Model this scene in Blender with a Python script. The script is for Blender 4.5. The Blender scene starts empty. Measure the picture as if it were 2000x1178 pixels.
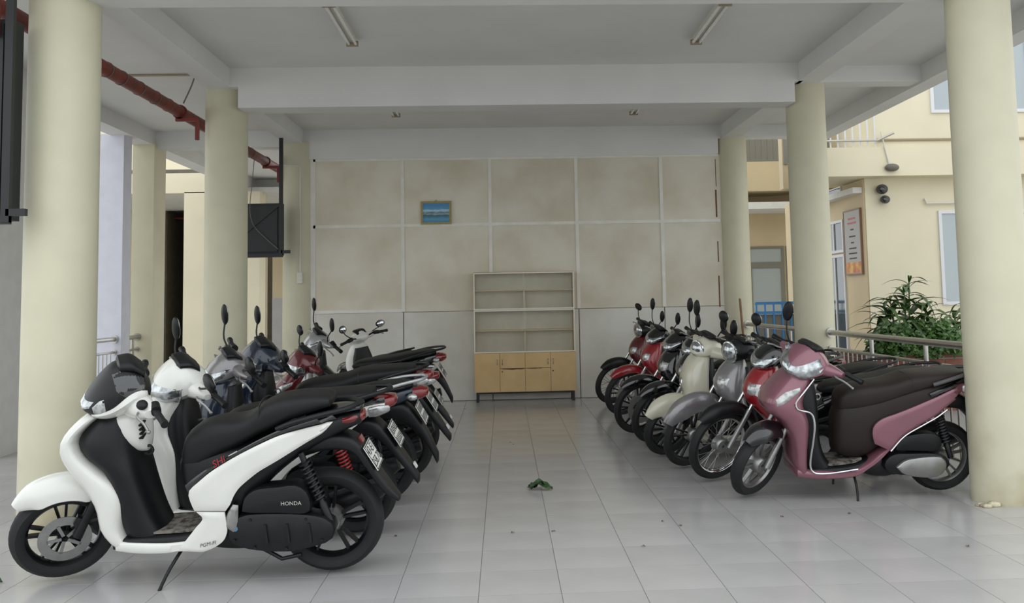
import bpy, math, random
from mathutils import Vector, Matrix
from mathutils.bvhtree import BVHTree
random.seed(7)
pi = math.pi
scene = bpy.context.scene
COL = scene.collection

# ---------------------------------------------------------------- camera
cam_data = bpy.data.cameras.new('camera')
cam = bpy.data.objects.new('camera', cam_data)
COL.objects.link(cam)
scene.camera = cam
cam_data.sensor_width = 36.0
cam_data.lens = 36.0 * 1800 / 2000
cam_data.shift_x = (1000 - 1053.69) / 2000
cam_data.shift_y = (440.272 - 589) / 2000
cam_data.clip_start = 0.05
_yaw, _pit, _rol = math.radians(2.29556), math.radians(4.54547), math.radians(1.13365)
_f = Vector((math.sin(_yaw) * math.cos(_pit), math.cos(_yaw) * math.cos(_pit), math.sin(_pit)))
_r0 = Vector((math.cos(_yaw), -math.sin(_yaw), 0))
_d0 = _f.cross(_r0)
_r = _r0 * math.cos(_rol) + _d0 * math.sin(_rol)
_d = -_r0 * math.sin(_rol) + _d0 * math.cos(_rol)
_m = Matrix((_r, -_d, -_f)).transposed().to_4x4()
_m.translation = (0, 0, 1.42)
cam.matrix_world = _m

# ---------------------------------------------------------------- world, exposure
world = bpy.data.worlds.new('overcast_sky')
scene.world = world
world.use_nodes = True
_bg = world.node_tree.nodes['Background']
_bg.inputs['Color'].default_value = (0.93, 0.97, 1.0, 1)
_bg.inputs['Strength'].default_value = 1.0
scene.view_settings.view_transform = 'Standard'
scene.view_settings.look = 'None'
scene.view_settings.gamma = 1
scene.view_settings.use_curve_mapping = False
scene.view_settings.exposure = 0.72

# ---------------------------------------------------------------- materials
def lin(h):
    if isinstance(h, str):
        c = [int(h[i:i + 2], 16) / 255 for i in (0, 2, 4)]
        return tuple(x / 12.92 if x <= .04045 else ((x + .055) / 1.055) ** 2.4 for x in c)
    return h

MATS = {}
def mat(name, col, rough=.5, metal=0., coat=0., var=0., vscale=6., bump=0., bscale=60., col2=None,
        contrast=(.35, .65), rnd=0., alpha=None, trans=0., spec=.5, emit=None):
    if name in MATS:
        return MATS[name]
    m = bpy.data.materials.new(name)
    m.use_nodes = True
    nt = m.node_tree
    b = nt.nodes['Principled BSDF']
    c = lin(col)
    b.inputs['Base Color'].default_value = (*c, 1)
    b.inputs['Roughness'].default_value = rough
    b.inputs['Metallic'].default_value = metal
    b.inputs['Coat Weight'].default_value = coat
    b.inputs['Coat Roughness'].default_value = .06
    b.inputs['Transmission Weight'].default_value = trans
    b.inputs['Specular IOR Level'].default_value = spec
    if alpha is not None:
        b.inputs['Alpha'].default_value = alpha
    tc = nt.nodes.new('ShaderNodeTexCoord')
    out = None
    if var or col2:
        n = nt.nodes.new('ShaderNodeTexNoise')
        n.inputs['Scale'].default_value = vscale
        n.inputs['Detail'].default_value = 6
        nt.links.new(tc.outputs['Object'], n.inputs['Vector'])
        r = nt.nodes.new('ShaderNodeValToRGB')
        r.color_ramp.elements[0].position, r.color_ramp.elements[1].position = contrast
        if col2:
            a, z = lin(col2), c
        else:
            a, z = tuple(x * (1 - var) for x in c), tuple(min(1, x * (1 + var)) for x in c)
        r.color_ramp.elements[0].color = (*a, 1)
        r.color_ramp.elements[1].color = (*z, 1)
        nt.links.new(n.outputs['Fac'], r.inputs['Fac'])
        out = r.outputs['Color']
    if rnd:
        oi = nt.nodes.new('ShaderNodeObjectInfo')
        mr = nt.nodes.new('ShaderNodeMapRange')
        mr.inputs['To Min'].default_value = 1 - rnd
        mr.inputs['To Max'].default_value = 1 + rnd
        nt.links.new(oi.outputs['Random'], mr.inputs['Value'])
        mx = nt.nodes.new('ShaderNodeVectorMath')
        mx.operation = 'SCALE'
        if out is None:
            mx.inputs[0].default_value = c
        else:
            nt.links.new(out, mx.inputs[0])
        nt.links.new(mr.outputs['Result'], mx.inputs['Scale'])
        out = mx.outputs['Vector']
    if out is not None:
        nt.links.new(out, b.inputs['Base Color'])
    if bump:
        n2 = nt.nodes.new('ShaderNodeTexNoise')
        n2.inputs['Scale'].default_value = bscale
        n2.inputs['Detail'].default_value = 4
        nt.links.new(tc.outputs['Object'], n2.inputs['Vector'])
        bp = nt.nodes.new('ShaderNodeBump')
        bp.inputs['Strength'].default_value = bump
        bp.inputs['Distance'].default_value = .01
        nt.links.new(n2.outputs['Fac'], bp.inputs['Height'])
        nt.links.new(bp.outputs['Normal'], b.inputs['Normal'])
    MATS[name] = m
    return m

def stained(name, col, stain, rough, zlo, zhi, scale=2.2, amount=.8, bump=.05):
    """Paint with dirt marks gathered between two heights of the object."""
    m = mat(name, col, rough, var=.035, vscale=3, bump=bump, bscale=30)
    nt = m.node_tree
    b = nt.nodes['Principled BSDF']
    src = b.inputs['Base Color'].links[0].from_socket
    tc = nt.nodes.new('ShaderNodeTexCoord')
    sp = nt.nodes.new('ShaderNodeSeparateXYZ')
    nt.links.new(tc.outputs['Object'], sp.inputs[0])
    mr = nt.nodes.new('ShaderNodeMapRange')
    mr.inputs['From Min'].default_value = zhi
    mr.inputs['From Max'].default_value = zlo
    nt.links.new(sp.outputs['Z'], mr.inputs['Value'])
    n = nt.nodes.new('ShaderNodeTexNoise')
    n.inputs['Scale'].default_value = scale
    n.inputs['Detail'].default_value = 8
    nt.links.new(tc.outputs['Object'], n.inputs['Vector'])
    rp = nt.nodes.new('ShaderNodeMapRange')
    rp.inputs['From Min'].default_value = .42
    rp.inputs['From Max'].default_value = .72
    nt.links.new(n.outputs['Fac'], rp.inputs['Value'])
    mu = nt.nodes.new('ShaderNodeMath')
    mu.operation = 'MULTIPLY'
    nt.links.new(mr.outputs[0], mu.inputs[0])
    nt.links.new(rp.outputs[0], mu.inputs[1])
    m2 = nt.nodes.new('ShaderNodeMath')
    m2.operation = 'MULTIPLY'
    m2.inputs[1].default_value = amount
    nt.links.new(mu.outputs[0], m2.inputs[0])
    mx = nt.nodes.new('ShaderNodeMixRGB')
    nt.links.new(m2.outputs[0], mx.inputs['Fac'])
    nt.links.new(src, mx.inputs['Color1'])
    mx.inputs['Color2'].default_value = (*lin(stain), 1)
    nt.links.new(mx.outputs[0], b.inputs['Base Color'])
    return m

# room
M_CEIL = mat('ceiling_paint', 'dcdcda', .8, var=.03, vscale=1.2)
M_BEAM = mat('beam_paint', 'dededc', .75, var=.03, vscale=1.5)
M_COLUMN = stained('column_paint', 'cdc9b0', '93835e', .55, 0.0, 1.1)
M_PILLAR_Y = stained('pillar_yellow_paint', 'd8d2b6', 'a89a74', .6, 0.0, .9)
M_PILLAR_W = mat('pillar_white_paint', 'd8d9e4', .6, var=.03)
M_TILE = mat('floor_tile_ceramic', 'b3b1b0', .18, var=.05, vscale=2.0, rnd=.035, spec=.5)
M_GROUT = mat('tile_grout', '8e8c89', .8)
M_PANEL = mat('wall_board', 'dfdaca', .45, col2='cec6af', vscale=1.6, contrast=(.32, .62), rnd=.035, bump=.04, bscale=12)
M_PANEL_L = mat('wall_board_lower', 'dcdad2', .4, col2='ccc8bb', vscale=1.4, contrast=(.35, .6), rnd=.02, bump=.04, bscale=10)
M_BATTEN = mat('batten_paint', 'e6e4db', .6, var=.05, vscale=5)
M_SEAM = mat('dark_seam', '5d564a', .9)
M_STEEL = mat('stainless_steel', 'b9b7b0', .28, metal=.9, var=.05)
M_WOOD = mat('beech_veneer', 'd9b884', .45, col2='c9a771', vscale=3.5, contrast=(.3, .7), bump=.03, bscale=20)
M_WOOD_D = mat('wood_edge', 'b39a70', .55, var=.1)
M_SPLIT = mat('split_veneer', '6a4a2c', .8, var=.3, vscale=30)
M_ALU = mat('door_frame_strip', 'ddd9c8', .4)
M_SHELF = mat('shelf_board', 'cbb48a', .55, var=.06)
M_BACKB = mat('cabinet_back_board', 'd6d0ba', .6, var=.06)
M_BLACKMETAL = mat('black_painted_metal', '1c1e20', .5, var=.1)
M_TVBOX = mat('tv_box_paint', '191d1f', .6, var=.1)
M_RED_PIPE = mat('red_pipe_paint', '7d2a1f', .5, col2='5a1d17', vscale=8)
M_LAMP_W = mat('lamp_white_enamel', 'd4d2c6', .4)
M_TUBE = mat('fluorescent_glass', 'e8e8e4', .15, coat=.5)
M_CAP = mat('lamp_end_cap', '9d8f78', .5)
M_PVC = mat('pvc_white', 'd8d6cc', .45)
M_CABLE = mat('cable_grey', '6b655c', .6)
M_LEAF = mat('leaf_green', '3b5a2e', .5, col2='23411f', vscale=14)
M_PALM = mat('palm_leaf', '49682f', .38, col2='2c4a22', vscale=5, rnd=.3)
M_BUSH = mat('shrub_leaf', '5c8040', .45, col2='3a5d2a', vscale=5, rnd=.3)
M_DRY = mat('dry_leaf', '5a4a33', .8)
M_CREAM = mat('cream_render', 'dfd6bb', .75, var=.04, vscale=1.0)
M_CREAM_D = mat('cream_render_tan_shade', 'cdbc9a', .75, var=.06, vscale=1.0)  # deeper tan cream; also carries the shade painted on the neighbour's side wall
M_GREY_WALL = mat('grey_wainscot', 'b4b3b2', .7, var=.04)
M_WHITE_R = mat('white_render', 'dcdcd8', .75, var=.04)
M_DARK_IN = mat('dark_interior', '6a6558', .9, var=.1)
M_GROUND = mat('yard_concrete', 'bdbab4', .85, var=.08, vscale=1.5)
M_BRICK = mat('planter_brick_paint', '7d4a3a', .7, var=.15, vscale=6, rnd=.1)
M_SOIL = mat('planter_soil', '3d3026', .95)
M_GLASS_B = mat('window_glass_blue', 'a3adb0', .08, spec=.8, coat=.3)
M_GLASS_D = mat('window_glass_dark', '4d5457', .1, spec=.8)
M_FRAME_G = mat('window_frame_grey', '7d7b72', .5)
M_FRAME_W = mat('window_frame_white', 'd9dadb', .5)
M_BLUE = mat('blue_paint', '3f86c4', .45)
M_STICK = mat('broom_stick_wood', '8a6a50', .6, var=.1, vscale=10)

# vehicles
def paint(name, col, metal=0., rough=.3):
    return mat('paint_' + name, col, rough, metal=metal, coat=.8, var=.04, vscale=4)
M_RUBBER = mat('tyre_rubber', '141415', .7, var=.15, vscale=20, bump=.1, bscale=120)
M_BLACKP = mat('black_plastic', '101113', .42, spec=.35, var=.1, vscale=10, bump=.06, bscale=200)
M_GLOSSB = mat('gloss_black', '0c0d10', .15, coat=.8)
M_GREYP = mat('grey_plastic', '4a4a4c', .5, var=.1)
M_VINYL = mat('seat_vinyl', '151516', .5, spec=.3, bump=.12, bscale=260, var=.08)
M_VINYL_BR = mat('seat_vinyl_brown', '261f1c', .5, spec=.3, bump=.12, bscale=260, var=.08)
M_CHROME = mat('chrome', 'd0d0d0', .12, metal=1.)
M_METAL = mat('cast_alloy', '9a9a98', .35, metal=.85, var=.08, vscale=20)
M_DMETAL = mat('dark_alloy', '1e1e20', .4, metal=.4, var=.12, vscale=15)
M_RIMB = mat('rim_black', '16171a', .35, metal=.4)
M_LENS = mat('headlamp_lens', 'a9aeb0', .12, metal=.85, coat=1., bump=.22, bscale=34, var=.45, vscale=26)
M_CLEAR = mat('clear_signal_lens', 'a8aaa8', .15, metal=.6, coat=1., bump=.2, bscale=45, var=.35, vscale=30)
M_REDL = mat('tail_lens_red', '720b10', .15, coat=.7, var=.15, vscale=30)
M_AMBER = mat('amber_lens', 'c8742a', .15, coat=1.)
M_MIRROR = mat('mirror_glass', 'c4c8ca', .04, metal=1.)
M_PLATE = mat('number_plate_white', 'd8d8d2', .4, var=.04)
M_INK = mat('plate_ink', '2a2a2c', .6)
M_REDINK = mat('red_script', 'a5252a', .4)
M_SILVINK = mat('silver_script', 'b5b5ae', .4)
M_BLUEINK = mat('blue_emblem', '4f7896', .4)
M_WHITEINK = mat('white_script', 'd5d5d5', .5)
M_MAT = mat('floor_mat_rubber', '39342f', .6, col2='7d776f', vscale=26, contrast=(.42, .6), bump=.3, bscale=40)
M_SMOKE = mat('smoked_visor', '2c2e30', .15, coat=1.)
M_SPRING_R = mat('spring_red', '8a1c1c', .4)
M_WHITE = paint('white', 'dcdcd6')
M_PINK = paint('dusty_pink', '855561', metal=.3, rough=.35)
M_GREY = paint('grey', '7f7d7e', metal=.4)
M_SILVER = paint('silver', 'a5a6a6', metal=.5)
M_NAVY = paint('navy', '142133', metal=.3)
M_MAROON = paint('maroon', '5a1119', metal=.3)
M_REDP = paint('red', '8a1019', metal=.1)
M_DRED = paint('dark_red', '571017', metal=.1)
M_CREAMP = paint('cream', 'c9c6b2')
M_BLUEP = paint('blue', '1d3f63', metal=.3)

# ---------------------------------------------------------------- geometry helpers
def spl(pts, n):
    """Catmull-Rom resampling of a list of equal-length tuples to n points, spaced by chord length."""
    if len(pts) == n:
        return [tuple(p) for p in pts]
    k = len(pts)
    t = [0.]
    for a, b in zip(pts, pts[1:]):
        t.append(t[-1] + max(1e-6, math.dist(a[:3], b[:3])))
    out = []
    for i in range(n):
        s = t[-1] * i / (n - 1)
        j = 0
        while j < k - 2 and t[j + 1] < s:
            j += 1
        u = (s - t[j]) / (t[j + 1] - t[j])
        p0, p1, p2, p3 = pts[max(j - 1, 0)], pts[j], pts[j + 1], pts[min(j + 2, k - 1)]
        h = t[j + 1] - t[j]
        o = []
        for a, b, c, d in zip(p0, p1, p2, p3):
            ta = (c - a) / (t[j + 1] - t[max(j - 1, 0)]) * h
            tb = (d - b) / (t[min(j + 2, k - 1)] - t[j]) * h
            v = (2 * u ** 3 - 3 * u * u + 1) * b + (u ** 3 - 2 * u * u + u) * ta + (-2 * u ** 3 + 3 * u * u) * c + (u ** 3 - u * u) * tb
            o.append(v)
        out.append(tuple(o))
    return out

def join(*gs):
    V, F = [], []
    for v, f in gs:
        o = len(V)
        V += v
        F += [tuple(i + o for i in q) for q in f]
    return V, F

def loft(rings, cap=True, loop=False):
    n = len(rings[0])
    V = [p for r in rings for p in r]
    F = []
    m = len(rings)
    for i in range(m if loop else m - 1):
        a, b = i * n, ((i + 1) % m) * n
        for j in range(n):
            k = (j + 1) % n
            F.append((a + j, a + k, b + k, b + j))
    if cap and not loop:
        F.append(tuple(range(n - 1, -1, -1)))
        F.append(tuple(range((m - 1) * n, m * n)))
    return V, F

def sup(a, b, e, n):
    o = []
    for i in range(n):
        t = 2 * pi * (i + .5) / n
        c, s = math.cos(t), math.sin(t)
        o.append((a * math.copysign(abs(c) ** (2 / e), c), b * math.copysign(abs(s) ** (2 / e), s)))
    return o

def tip(st):
    """Rounds both ends of a station list by adding shrunken end stations."""
    return st

def hullx(st, e=2.6, n=20, steps=26, tt=0., tb=0.):
    st = [tuple(s) + ((e,) if len(s) == 4 else ()) for s in st]
    st = spl(st, steps)
    rings = []
    def ring(x, zb, zt, hw, ee, k=1.):
        zc, hz = (zb + zt) / 2, max(.002, (zt - zb) / 2)
        return [(x, y * k * (1 - (tt * z / hz if z > 0 else -tb * z / hz)), zc + z * k) for y, z in sup(max(.002, hw), hz, ee, n)]
    d = .25 * min(abs(st[0][2] - st[0][1]), abs(st[-1][2] - st[-1][1]), .04)
    s0 = 1 if st[0][0] > st[-1][0] else -1
    rings.append(ring(st[0][0] + s0 * d, *st[0][1:5], k=.6))
    for s in st:
        rings.append(ring(*s))
    rings.append(ring(st[-1][0] - s0 * d, *st[-1][1:5], k=.6))
    return loft(rings)

def hullz(st, e=2.6, n=24, steps=26):
    st = [tuple(s) + ((e,) if len(s) == 4 else ()) for s in st]
    st = spl(st, steps)
    rings = []
    for z, xb, xf, hw, ee in st:
        xc, hx = (xb + xf) / 2, max(.002, (xf - xb) / 2)
        rings.append([(xc + x, y, z) for x, y in sup(hx, max(.002, hw), ee, n)])
    return loft(rings)

def hully(st, e=2.4, n=14, steps=18):
    """stations (y, x, z, half x, half z)"""
    st = spl([tuple(s) for s in st], steps)
    return loft([[(x + a, y, z + b) for a, b in sup(max(.002, hx), max(.002, hz), e, n)] for y, x, z, hx, hz in st])

def tube(pts, r, n=8, smooth=0):
    pts = [Vector(p) for p in (spl(pts, smooth) if smooth else pts)]
    rs = r if isinstance(r, (list, tuple)) else [r] * len(pts)
    if len(rs) != len(pts):
        rs = [q[0] for q in spl([(x, 0, 0) for x in rs], len(pts))] if len(rs) > 2 else \
             [rs[0] + (rs[-1] - rs[0]) * i / (len(pts) - 1) for i in range(len(pts))]
    t0 = (pts[1] - pts[0]).normalized()
    u = t0.orthogonal().normalized()
    rings = []
    for i, p in enumerate(pts):
        t = (pts[min(i + 1, len(pts) - 1)] - pts[max(i - 1, 0)]).normalized()
        u = (u - t * u.dot(t)).normalized()
        w = t.cross(u)
        rings.append([tuple(p + (u * math.cos(2 * pi * k / n) + w * math.sin(2 * pi * k / n)) * rs[i]) for k in range(n)])
    return loft(rings)

def lathe_y(prof, n=40, c=(0, 0, 0), closed=True):
    """prof: (radius, y) closed loop turned about the y axis through c."""
    rings = []
    for i in range(n):
        a = 2 * pi * i / n
        rings.append([(c[0] + r * math.cos(a), c[1] + y, c[2] + r * math.sin(a)) for r, y in prof])
    m = len(prof)
    V = [p for r in rings for p in r]
    F = []
    for i in range(n):
        a, b = i * m, ((i + 1) % n) * m
        for j in range(m if closed else m - 1):
            k = (j + 1) % m
            F.append((a + j, b + j, b + k, a + k))
    return V, F

def cyl_y(c, r, y0, y1, n=20):
    return loft([[(c[0] + r * math.cos(2 * pi * k / n), y, c[1] + r * math.sin(2 * pi * k / n)) for k in range(n)] for y in (y0, y1)])

def box(x0, x1, y0, y1, z0, z1):
    V = [(x, y, z) for z in (z0, z1) for y in (y0, y1) for x in (x0, x1)]
    return V, [(0, 2, 3, 1), (4, 5, 7, 6), (0, 1, 5, 4), (2, 6, 7, 3), (0, 4, 6, 2), (1, 3, 7, 5)]

def obox(c, u, v, w, a, b, d):
    c, u, v, w = Vector(c), Vector(u).normalized(), Vector(v).normalized(), Vector(w).normalized()
    V = [tuple(c + u * (a * i) + v * (b * j) + w * (d * k)) for k in (-.5, .5) for j in (-.5, .5) for i in (-.5, .5)]
    return V, [(0, 2, 3, 1), (4, 5, 7, 6), (0, 1, 5, 4), (2, 6, 7, 3), (0, 4, 6, 2), (1, 3, 7, 5)]

def ball(c, rx, ry, rz, n=16, m=10):
    rings = []
    for i in range(1, m):
        t = pi * i / m
        rings.append([(c[0] + rx * math.sin(t) * math.cos(2 * pi * k / n), c[1] + ry * math.sin(t) * math.sin(2 * pi * k / n),
                       c[2] - rz * math.cos(t)) for k in range(n)])
    return loft(rings)

def plate(poly, y0, y1, r=.012):
    """Polygon in the xz plane with rounded rims, between y0 and y1."""
    n = len(poly)
    ar = sum(poly[i][0] * poly[(i + 1) % n][1] - poly[(i + 1) % n][0] * poly[i][1] for i in range(n))
    sg = 1 if ar > 0 else -1
    def inset(d):
        o = []
        for i in range(n):
            a, b, c = Vector(poly[i - 1]), Vector(poly[i]), Vector(poly[(i + 1) % n])
            e1, e2 = (b - a).normalized(), (c - b).normalized()
            nn = Vector((-(e1.y + e2.y), e1.x + e2.x)) * sg
            nn = nn.normalized() if nn.length > 1e-6 else Vector((0, 0))
            o.append(b + nn * d)
        return o
    rings = []
    for y, d in ((y0, r), (y0 + (y1 - y0) * .0 + math.copysign(r * .3, y1 - y0), r * .3), (y0 + math.copysign(r, y1 - y0), 0),
                 (y1 - math.copysign(r, y1 - y0), 0), (y1 - math.copysign(r * .3, y1 - y0), r * .3), (y1, r)):
        rings.append([(p.x, y, p.y) for p in inset(d)])
    return loft(rings)

def ribbon(e1, e2, proj, n=26, m=6, off=.005, thick=.008):
    a, b = spl(e1, n), spl(e2, n)
    V, F = [], []
    for lay in (0, 1):
        for i in range(n):
            for j in range(m + 1):
                t = j / m
                p = tuple(a[i][k] * (1 - t) + b[i][k] * t for k in range(2))
                edge = i in (0, n - 1) or j in (0, m)
                V.append(proj(p, (off * (.3 if edge else 1)) if lay == 0 else off - thick))
    w = m + 1
    N = n * w
    for i in range(n - 1):
        for j in range(m):
            q = (i * w + j, i * w + j + 1, (i + 1) * w + j + 1, (i + 1) * w + j)
            F.append(q)
            F.append(tuple(x + N for x in q[::-1]))
    rim = [i * w for i in range(n)] + [(n - 1) * w + j for j in range(1, m + 1)] + [i * w + m for i in range(n - 2, -1, -1)] + [j for j in range(m - 1, 0, -1)]
    for i in range(len(rim)):
        x, y = rim[i], rim[(i + 1) % len(rim)]
        F.append((y, x, x + N, y + N))
    return V, F

def bvh(*gs):
    v, f = join(*gs)
    return BVHTree.FromPolygons([Vector(p) for p in v], f)

def side(tree, sg, fall):
    def pr(p, off):
        h = tree.ray_cast(Vector((p[0], sg * 2, p[1])), Vector((0, -sg, 0)))[0]
        y = abs(h.y) if h is not None and h.y * sg > 0 else 0
        y = max(y, fall(p[0], p[1]) if callable(fall) else fall)
        return (p[0], sg * (y + off), p[1])
    return pr

def front(tree, fall, sg=1):
    def pr(p, off):
        h = tree.ray_cast(Vector((3 * sg, p[0], p[1])), Vector((-sg, 0, 0)))[0]
        x = h.x if h is not None else fall
        return (x + sg * off, p[0], p[1])
    return pr

def arch(cx, cz, R, t0, t1, hw, depth, n=22, m=10, tipw=.55, thick=.006):
    """Mudguard: a curved shell wrapped round a wheel from angle t0 to t1 (degrees, 0 = ahead)."""
    rings = []
    for i in range(n):
        u = i / (n - 1)
        a = math.radians(t0 + (t1 - t0) * u)
        k = tipw + (1 - tipw) * min(1, math.sin(pi * min(max(u, .001), .999)) * 1.6)
        ring = []
        for lay in (0, 1):
            for j in range(m + 1):
                ph = (-1 + 2 * j / m) * (1 if lay == 0 else -1) * pi * .5
                w = (hw - lay * thick) * k
                dd = depth * k
                r = R + dd * (math.cos(ph) - .0) - dd * .6 - lay * thick
                ring.append((cx + r * math.cos(a), w * math.sin(ph), cz + r * math.sin(a)))
        rings.append(ring)
    return loft(rings)

TXT = {}
def text_geo(s, size, shear=0.):
    key = (s, shear)
    if key not in TXT:
        cu = bpy.data.curves.new('lettering', 'FONT')
        cu.body = s
        cu.align_x = 'CENTER'
        cu.align_y = 'CENTER'
        cu.shear = shear
        cu.resolution_u = 3
        o = bpy.data.objects.new('lettering', cu)
        COL.objects.link(o)
        dg = bpy.context.evaluated_depsgraph_get()
        me = o.evaluated_get(dg).to_mesh()
        TXT[key] = ([tuple(v.co) for v in me.vertices], [tuple(p.vertices) for p in me.polygons])
        o.evaluated_get(dg).to_mesh_clear()
        bpy.data.objects.remove(o)
        bpy.data.curves.remove(cu)
    v, f = TXT[key]
    return [(p[0] * size, p[1] * size) for p in v], f

def lettering(s, size, c, u, v, shear=0.):
    c, u, v = Vector(c), Vector(u).normalized(), Vector(v).normalized()
    p, f = text_geo(s, size, shear)
    return [tuple(c + u * a + v * b) for a, b in p], f

def obj(name, geo, m, parent=None, M=None, ang=35, mesh=None, **props):
    if mesh is None:
        mesh = bpy.data.meshes.new(name)
        v, f = geo
        if M is not None:
            v = [tuple(M @ Vector(p)) for p in v]
        mesh.from_pydata(v, [], f)
        mesh.validate()
        mesh.update()
        if ang:
            mesh.shade_smooth()
            mesh.set_sharp_from_angle(angle=math.radians(ang))
        if m is not None:
            mesh.materials.append(m)
    o = bpy.data.objects.new(name, mesh)
    COL.objects.link(o)
    if parent is not None:
        o.parent = parent
    for k, x in props.items():
        o[k] = x
    return o

def thing(name, label, cat, loc=(0, 0, 0), rot=(0, 0, 0), group=None):
    o = bpy.data.objects.new(name, None)
    o.empty_display_size = .1
    COL.objects.link(o)
    o.location, o.rotation_euler = loc, rot
    o['label'], o['category'] = label, cat
    if group:
        o['group'] = group
    return o

def struct(name, geo, m, ang=0, **k):
    return obj(name, geo, m, None, ang=ang, kind='structure', **k)

# ================================================================ SETTING
BEAM_Z, LBEAM_Z, SLAB_Z = 3.474, 3.70, 3.90
WALL_Y = 13.23

# ground and floor
struct('ground', box(-40, 40, -30, 60, -.45, -.10), M_GROUND)
fl = struct('floor', box(-5.35, 6.2, .4, 13.6, -.2, -.004), M_GROUT)
struct('floor_lane', box(-5.35, -2.9, 13.6, 24, -.2, -.002), M_TILE)
TILE = .4
tm = None
TX0, TY0 = -.145, 4.566
tiles = []
for i in range(-13, 16):
    for j in range(-10, 22):
        x0, y0 = TX0 + i * TILE, TY0 + j * TILE
        if x0 < -5.4 or x0 + TILE > 6.2 or y0 + TILE > 13.65 or y0 < .4:
            continue
        if x0 + TILE / 2 > 3.6 and y0 > 6.4:
            continue
        cx, cy = x0 + TILE / 2, y0 + TILE / 2
        vis = cy > 4.1 and abs(cx + .0) < cy * .60
        tiles.append((not vis, cy, cx))
tiles.sort()
g = .0016
tgeo = box(-TILE / 2 + g, TILE / 2 - g, -TILE / 2 + g, TILE / 2 - g, -.012, 0)
tmesh = None
rest = []
for k, (nv, cy, cx) in enumerate(tiles):
    if k < 300:
        o = obj('tile', tgeo if tmesh is None else None, M_TILE, fl, ang=0, mesh=tmesh)
        tmesh = o.data
        o.location = (cx, cy, 0)
    else:
        rest.append(([(a + cx, b + cy, c) for a, b, c in tgeo[0]], tgeo[1]))
obj('distant_tiles', join(*rest), M_TILE, fl, ang=0, kind='stuff')

# ceiling and beams
struct('ceiling', box(-5.35, 4.85, 5.2, 13.7, SLAB_Z, SLAB_Z + .3), M_CEIL)
struct('ceiling_lane', box(-5.35, -2.9, 13.7, 24, SLAB_Z, SLAB_Z + .3), M_CEIL)
def beam(x0, x1, y0, y1, z0, ext=0):
    g_ = box(x0, x1, y0, y1, z0, SLAB_Z + .02)
    if ext:
        g_ = join(g_, box(x0 - ext, x0, y0, y1, LBEAM_Z, SLAB_Z + .02), box(x1, x1 + ext, y0, y1, LBEAM_Z, SLAB_Z + .02))
    struct('beam', g_, M_BEAM)
beam(-2.75, 3.16, 9.64, 9.95, BEAM_Z, .095)
beam(-2.75, 3.16, 6.01, 6.32, BEAM_Z, .095)
beam(-2.75, 3.16, 13.2, 13.5, BEAM_Z, .095)
beam(-3.08, -2.84, 5.2, 13.5, LBEAM_Z)
beam(3.21, 3.46, 5.2, 13.5, LBEAM_Z)
beam(-5.2, -4.92, 5.2, 23, LBEAM_Z)
beam(4.62, 4.85, 5.2, 13.7, LBEAM_Z)
beam(-4.92, -3.08, 13.2, 13.45, 3.66)
beam(-4.92, -3.08, 18.5, 18.75, 3.66)
for yy in (6.1, 9.8, 13.2):
    beam(3.46, 4.62, yy, yy + .25, 3.72)

# columns
def column(x, y, r, top=LBEAM_Z + .02):
    n = 56
    rings = [[(r * k * math.cos(2 * pi * i / n), r * k * math.sin(2 * pi * i / n), z) for i in range(n)]
             for z, k in ((-.01, 1.0), (.02, 1.0), (1.2, 1.0), (top, .985))]
    o = struct('column', loft(rings), M_COLUMN, ang=35)
    o.location = (x, y, 0)
    return o
for x, y, r in ((-2.95, 6.27, .226), (-2.95, 9.93, .222), (-2.93, 13.32, .22), (3.37, 6.24, .215), (3.37, 9.95, .213), (3.38, 13.3, .215)):
    c = column(x, y, r)
# square pillars of the outer row
struct('pillar', box(-5.2, -4.87, 9.1, 9.55, -.01, LBEAM_Z + .02), M_WHITE_R)
struct('pillar', box(-5.36, -5.02, 12.35, 12.62, -.1, LBEAM_Z + .02), M_PILLAR_W)
struct('pillar', box(-5.2, -4.9, 13.1, 13.55, -.01, LBEAM_Z + .02), M_PILLAR_Y)

# back wall with boards and battens
wb = struct('wall_back', box(-2.78, 3.2, WALL_Y + .012, WALL_Y + .14, -.01, BEAM_Z + .01), M_SEAM)
xs = [-2.70, -1.43, -.177, 1.072, 2.308, 3.185]
zs = [0.0, 1.265, 2.502, 3.474]
for j in range(3):
    for i in range(5):
        gp = .004 if j else .006
        o = obj('wall_board', box(xs[i] + gp, xs[i + 1] - gp, WALL_Y, WALL_Y + .014, zs[j] + gp, zs[j + 1] - gp * .5),
                M_PANEL_L if j == 0 else M_PANEL, wb, ang=0)
def batten(x0, x1, z0, z1):
    obj('batten', box(x0, x1, WALL_Y - .012, WALL_Y + .001, z0, z1), M_BATTEN, wb, ang=0)
bw = .024
for i in range(1, 5):
    batten(xs[i] - bw, xs[i] + bw, 1.27, 3.474)
for i in range(5):
    batten(xs[i] + (bw if i else 0), xs[i + 1] - bw, 2.48, 2.524)
    batten(xs[i] + (bw if i else 0), xs[i + 1] - bw, 3.44, 3.474)
batten(xs[0] - .04, xs[0] + .03, 0, 3.474)
batten(xs[0] + .03, xs[1] - bw, 1.265, 1.31)
# torn edge strips at the right end of the wall
for z0, z1, w in ((2.55, 2.95, .022), (1.9, 2.2, .014), (1.25, 1.7, .018), (3.0, 3.4, .008)):
    obj('torn_edge', box(3.12 - w, 3.12, WALL_Y - .004, WALL_Y, z0, z1), M_SPLIT, wb, ang=0)

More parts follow.
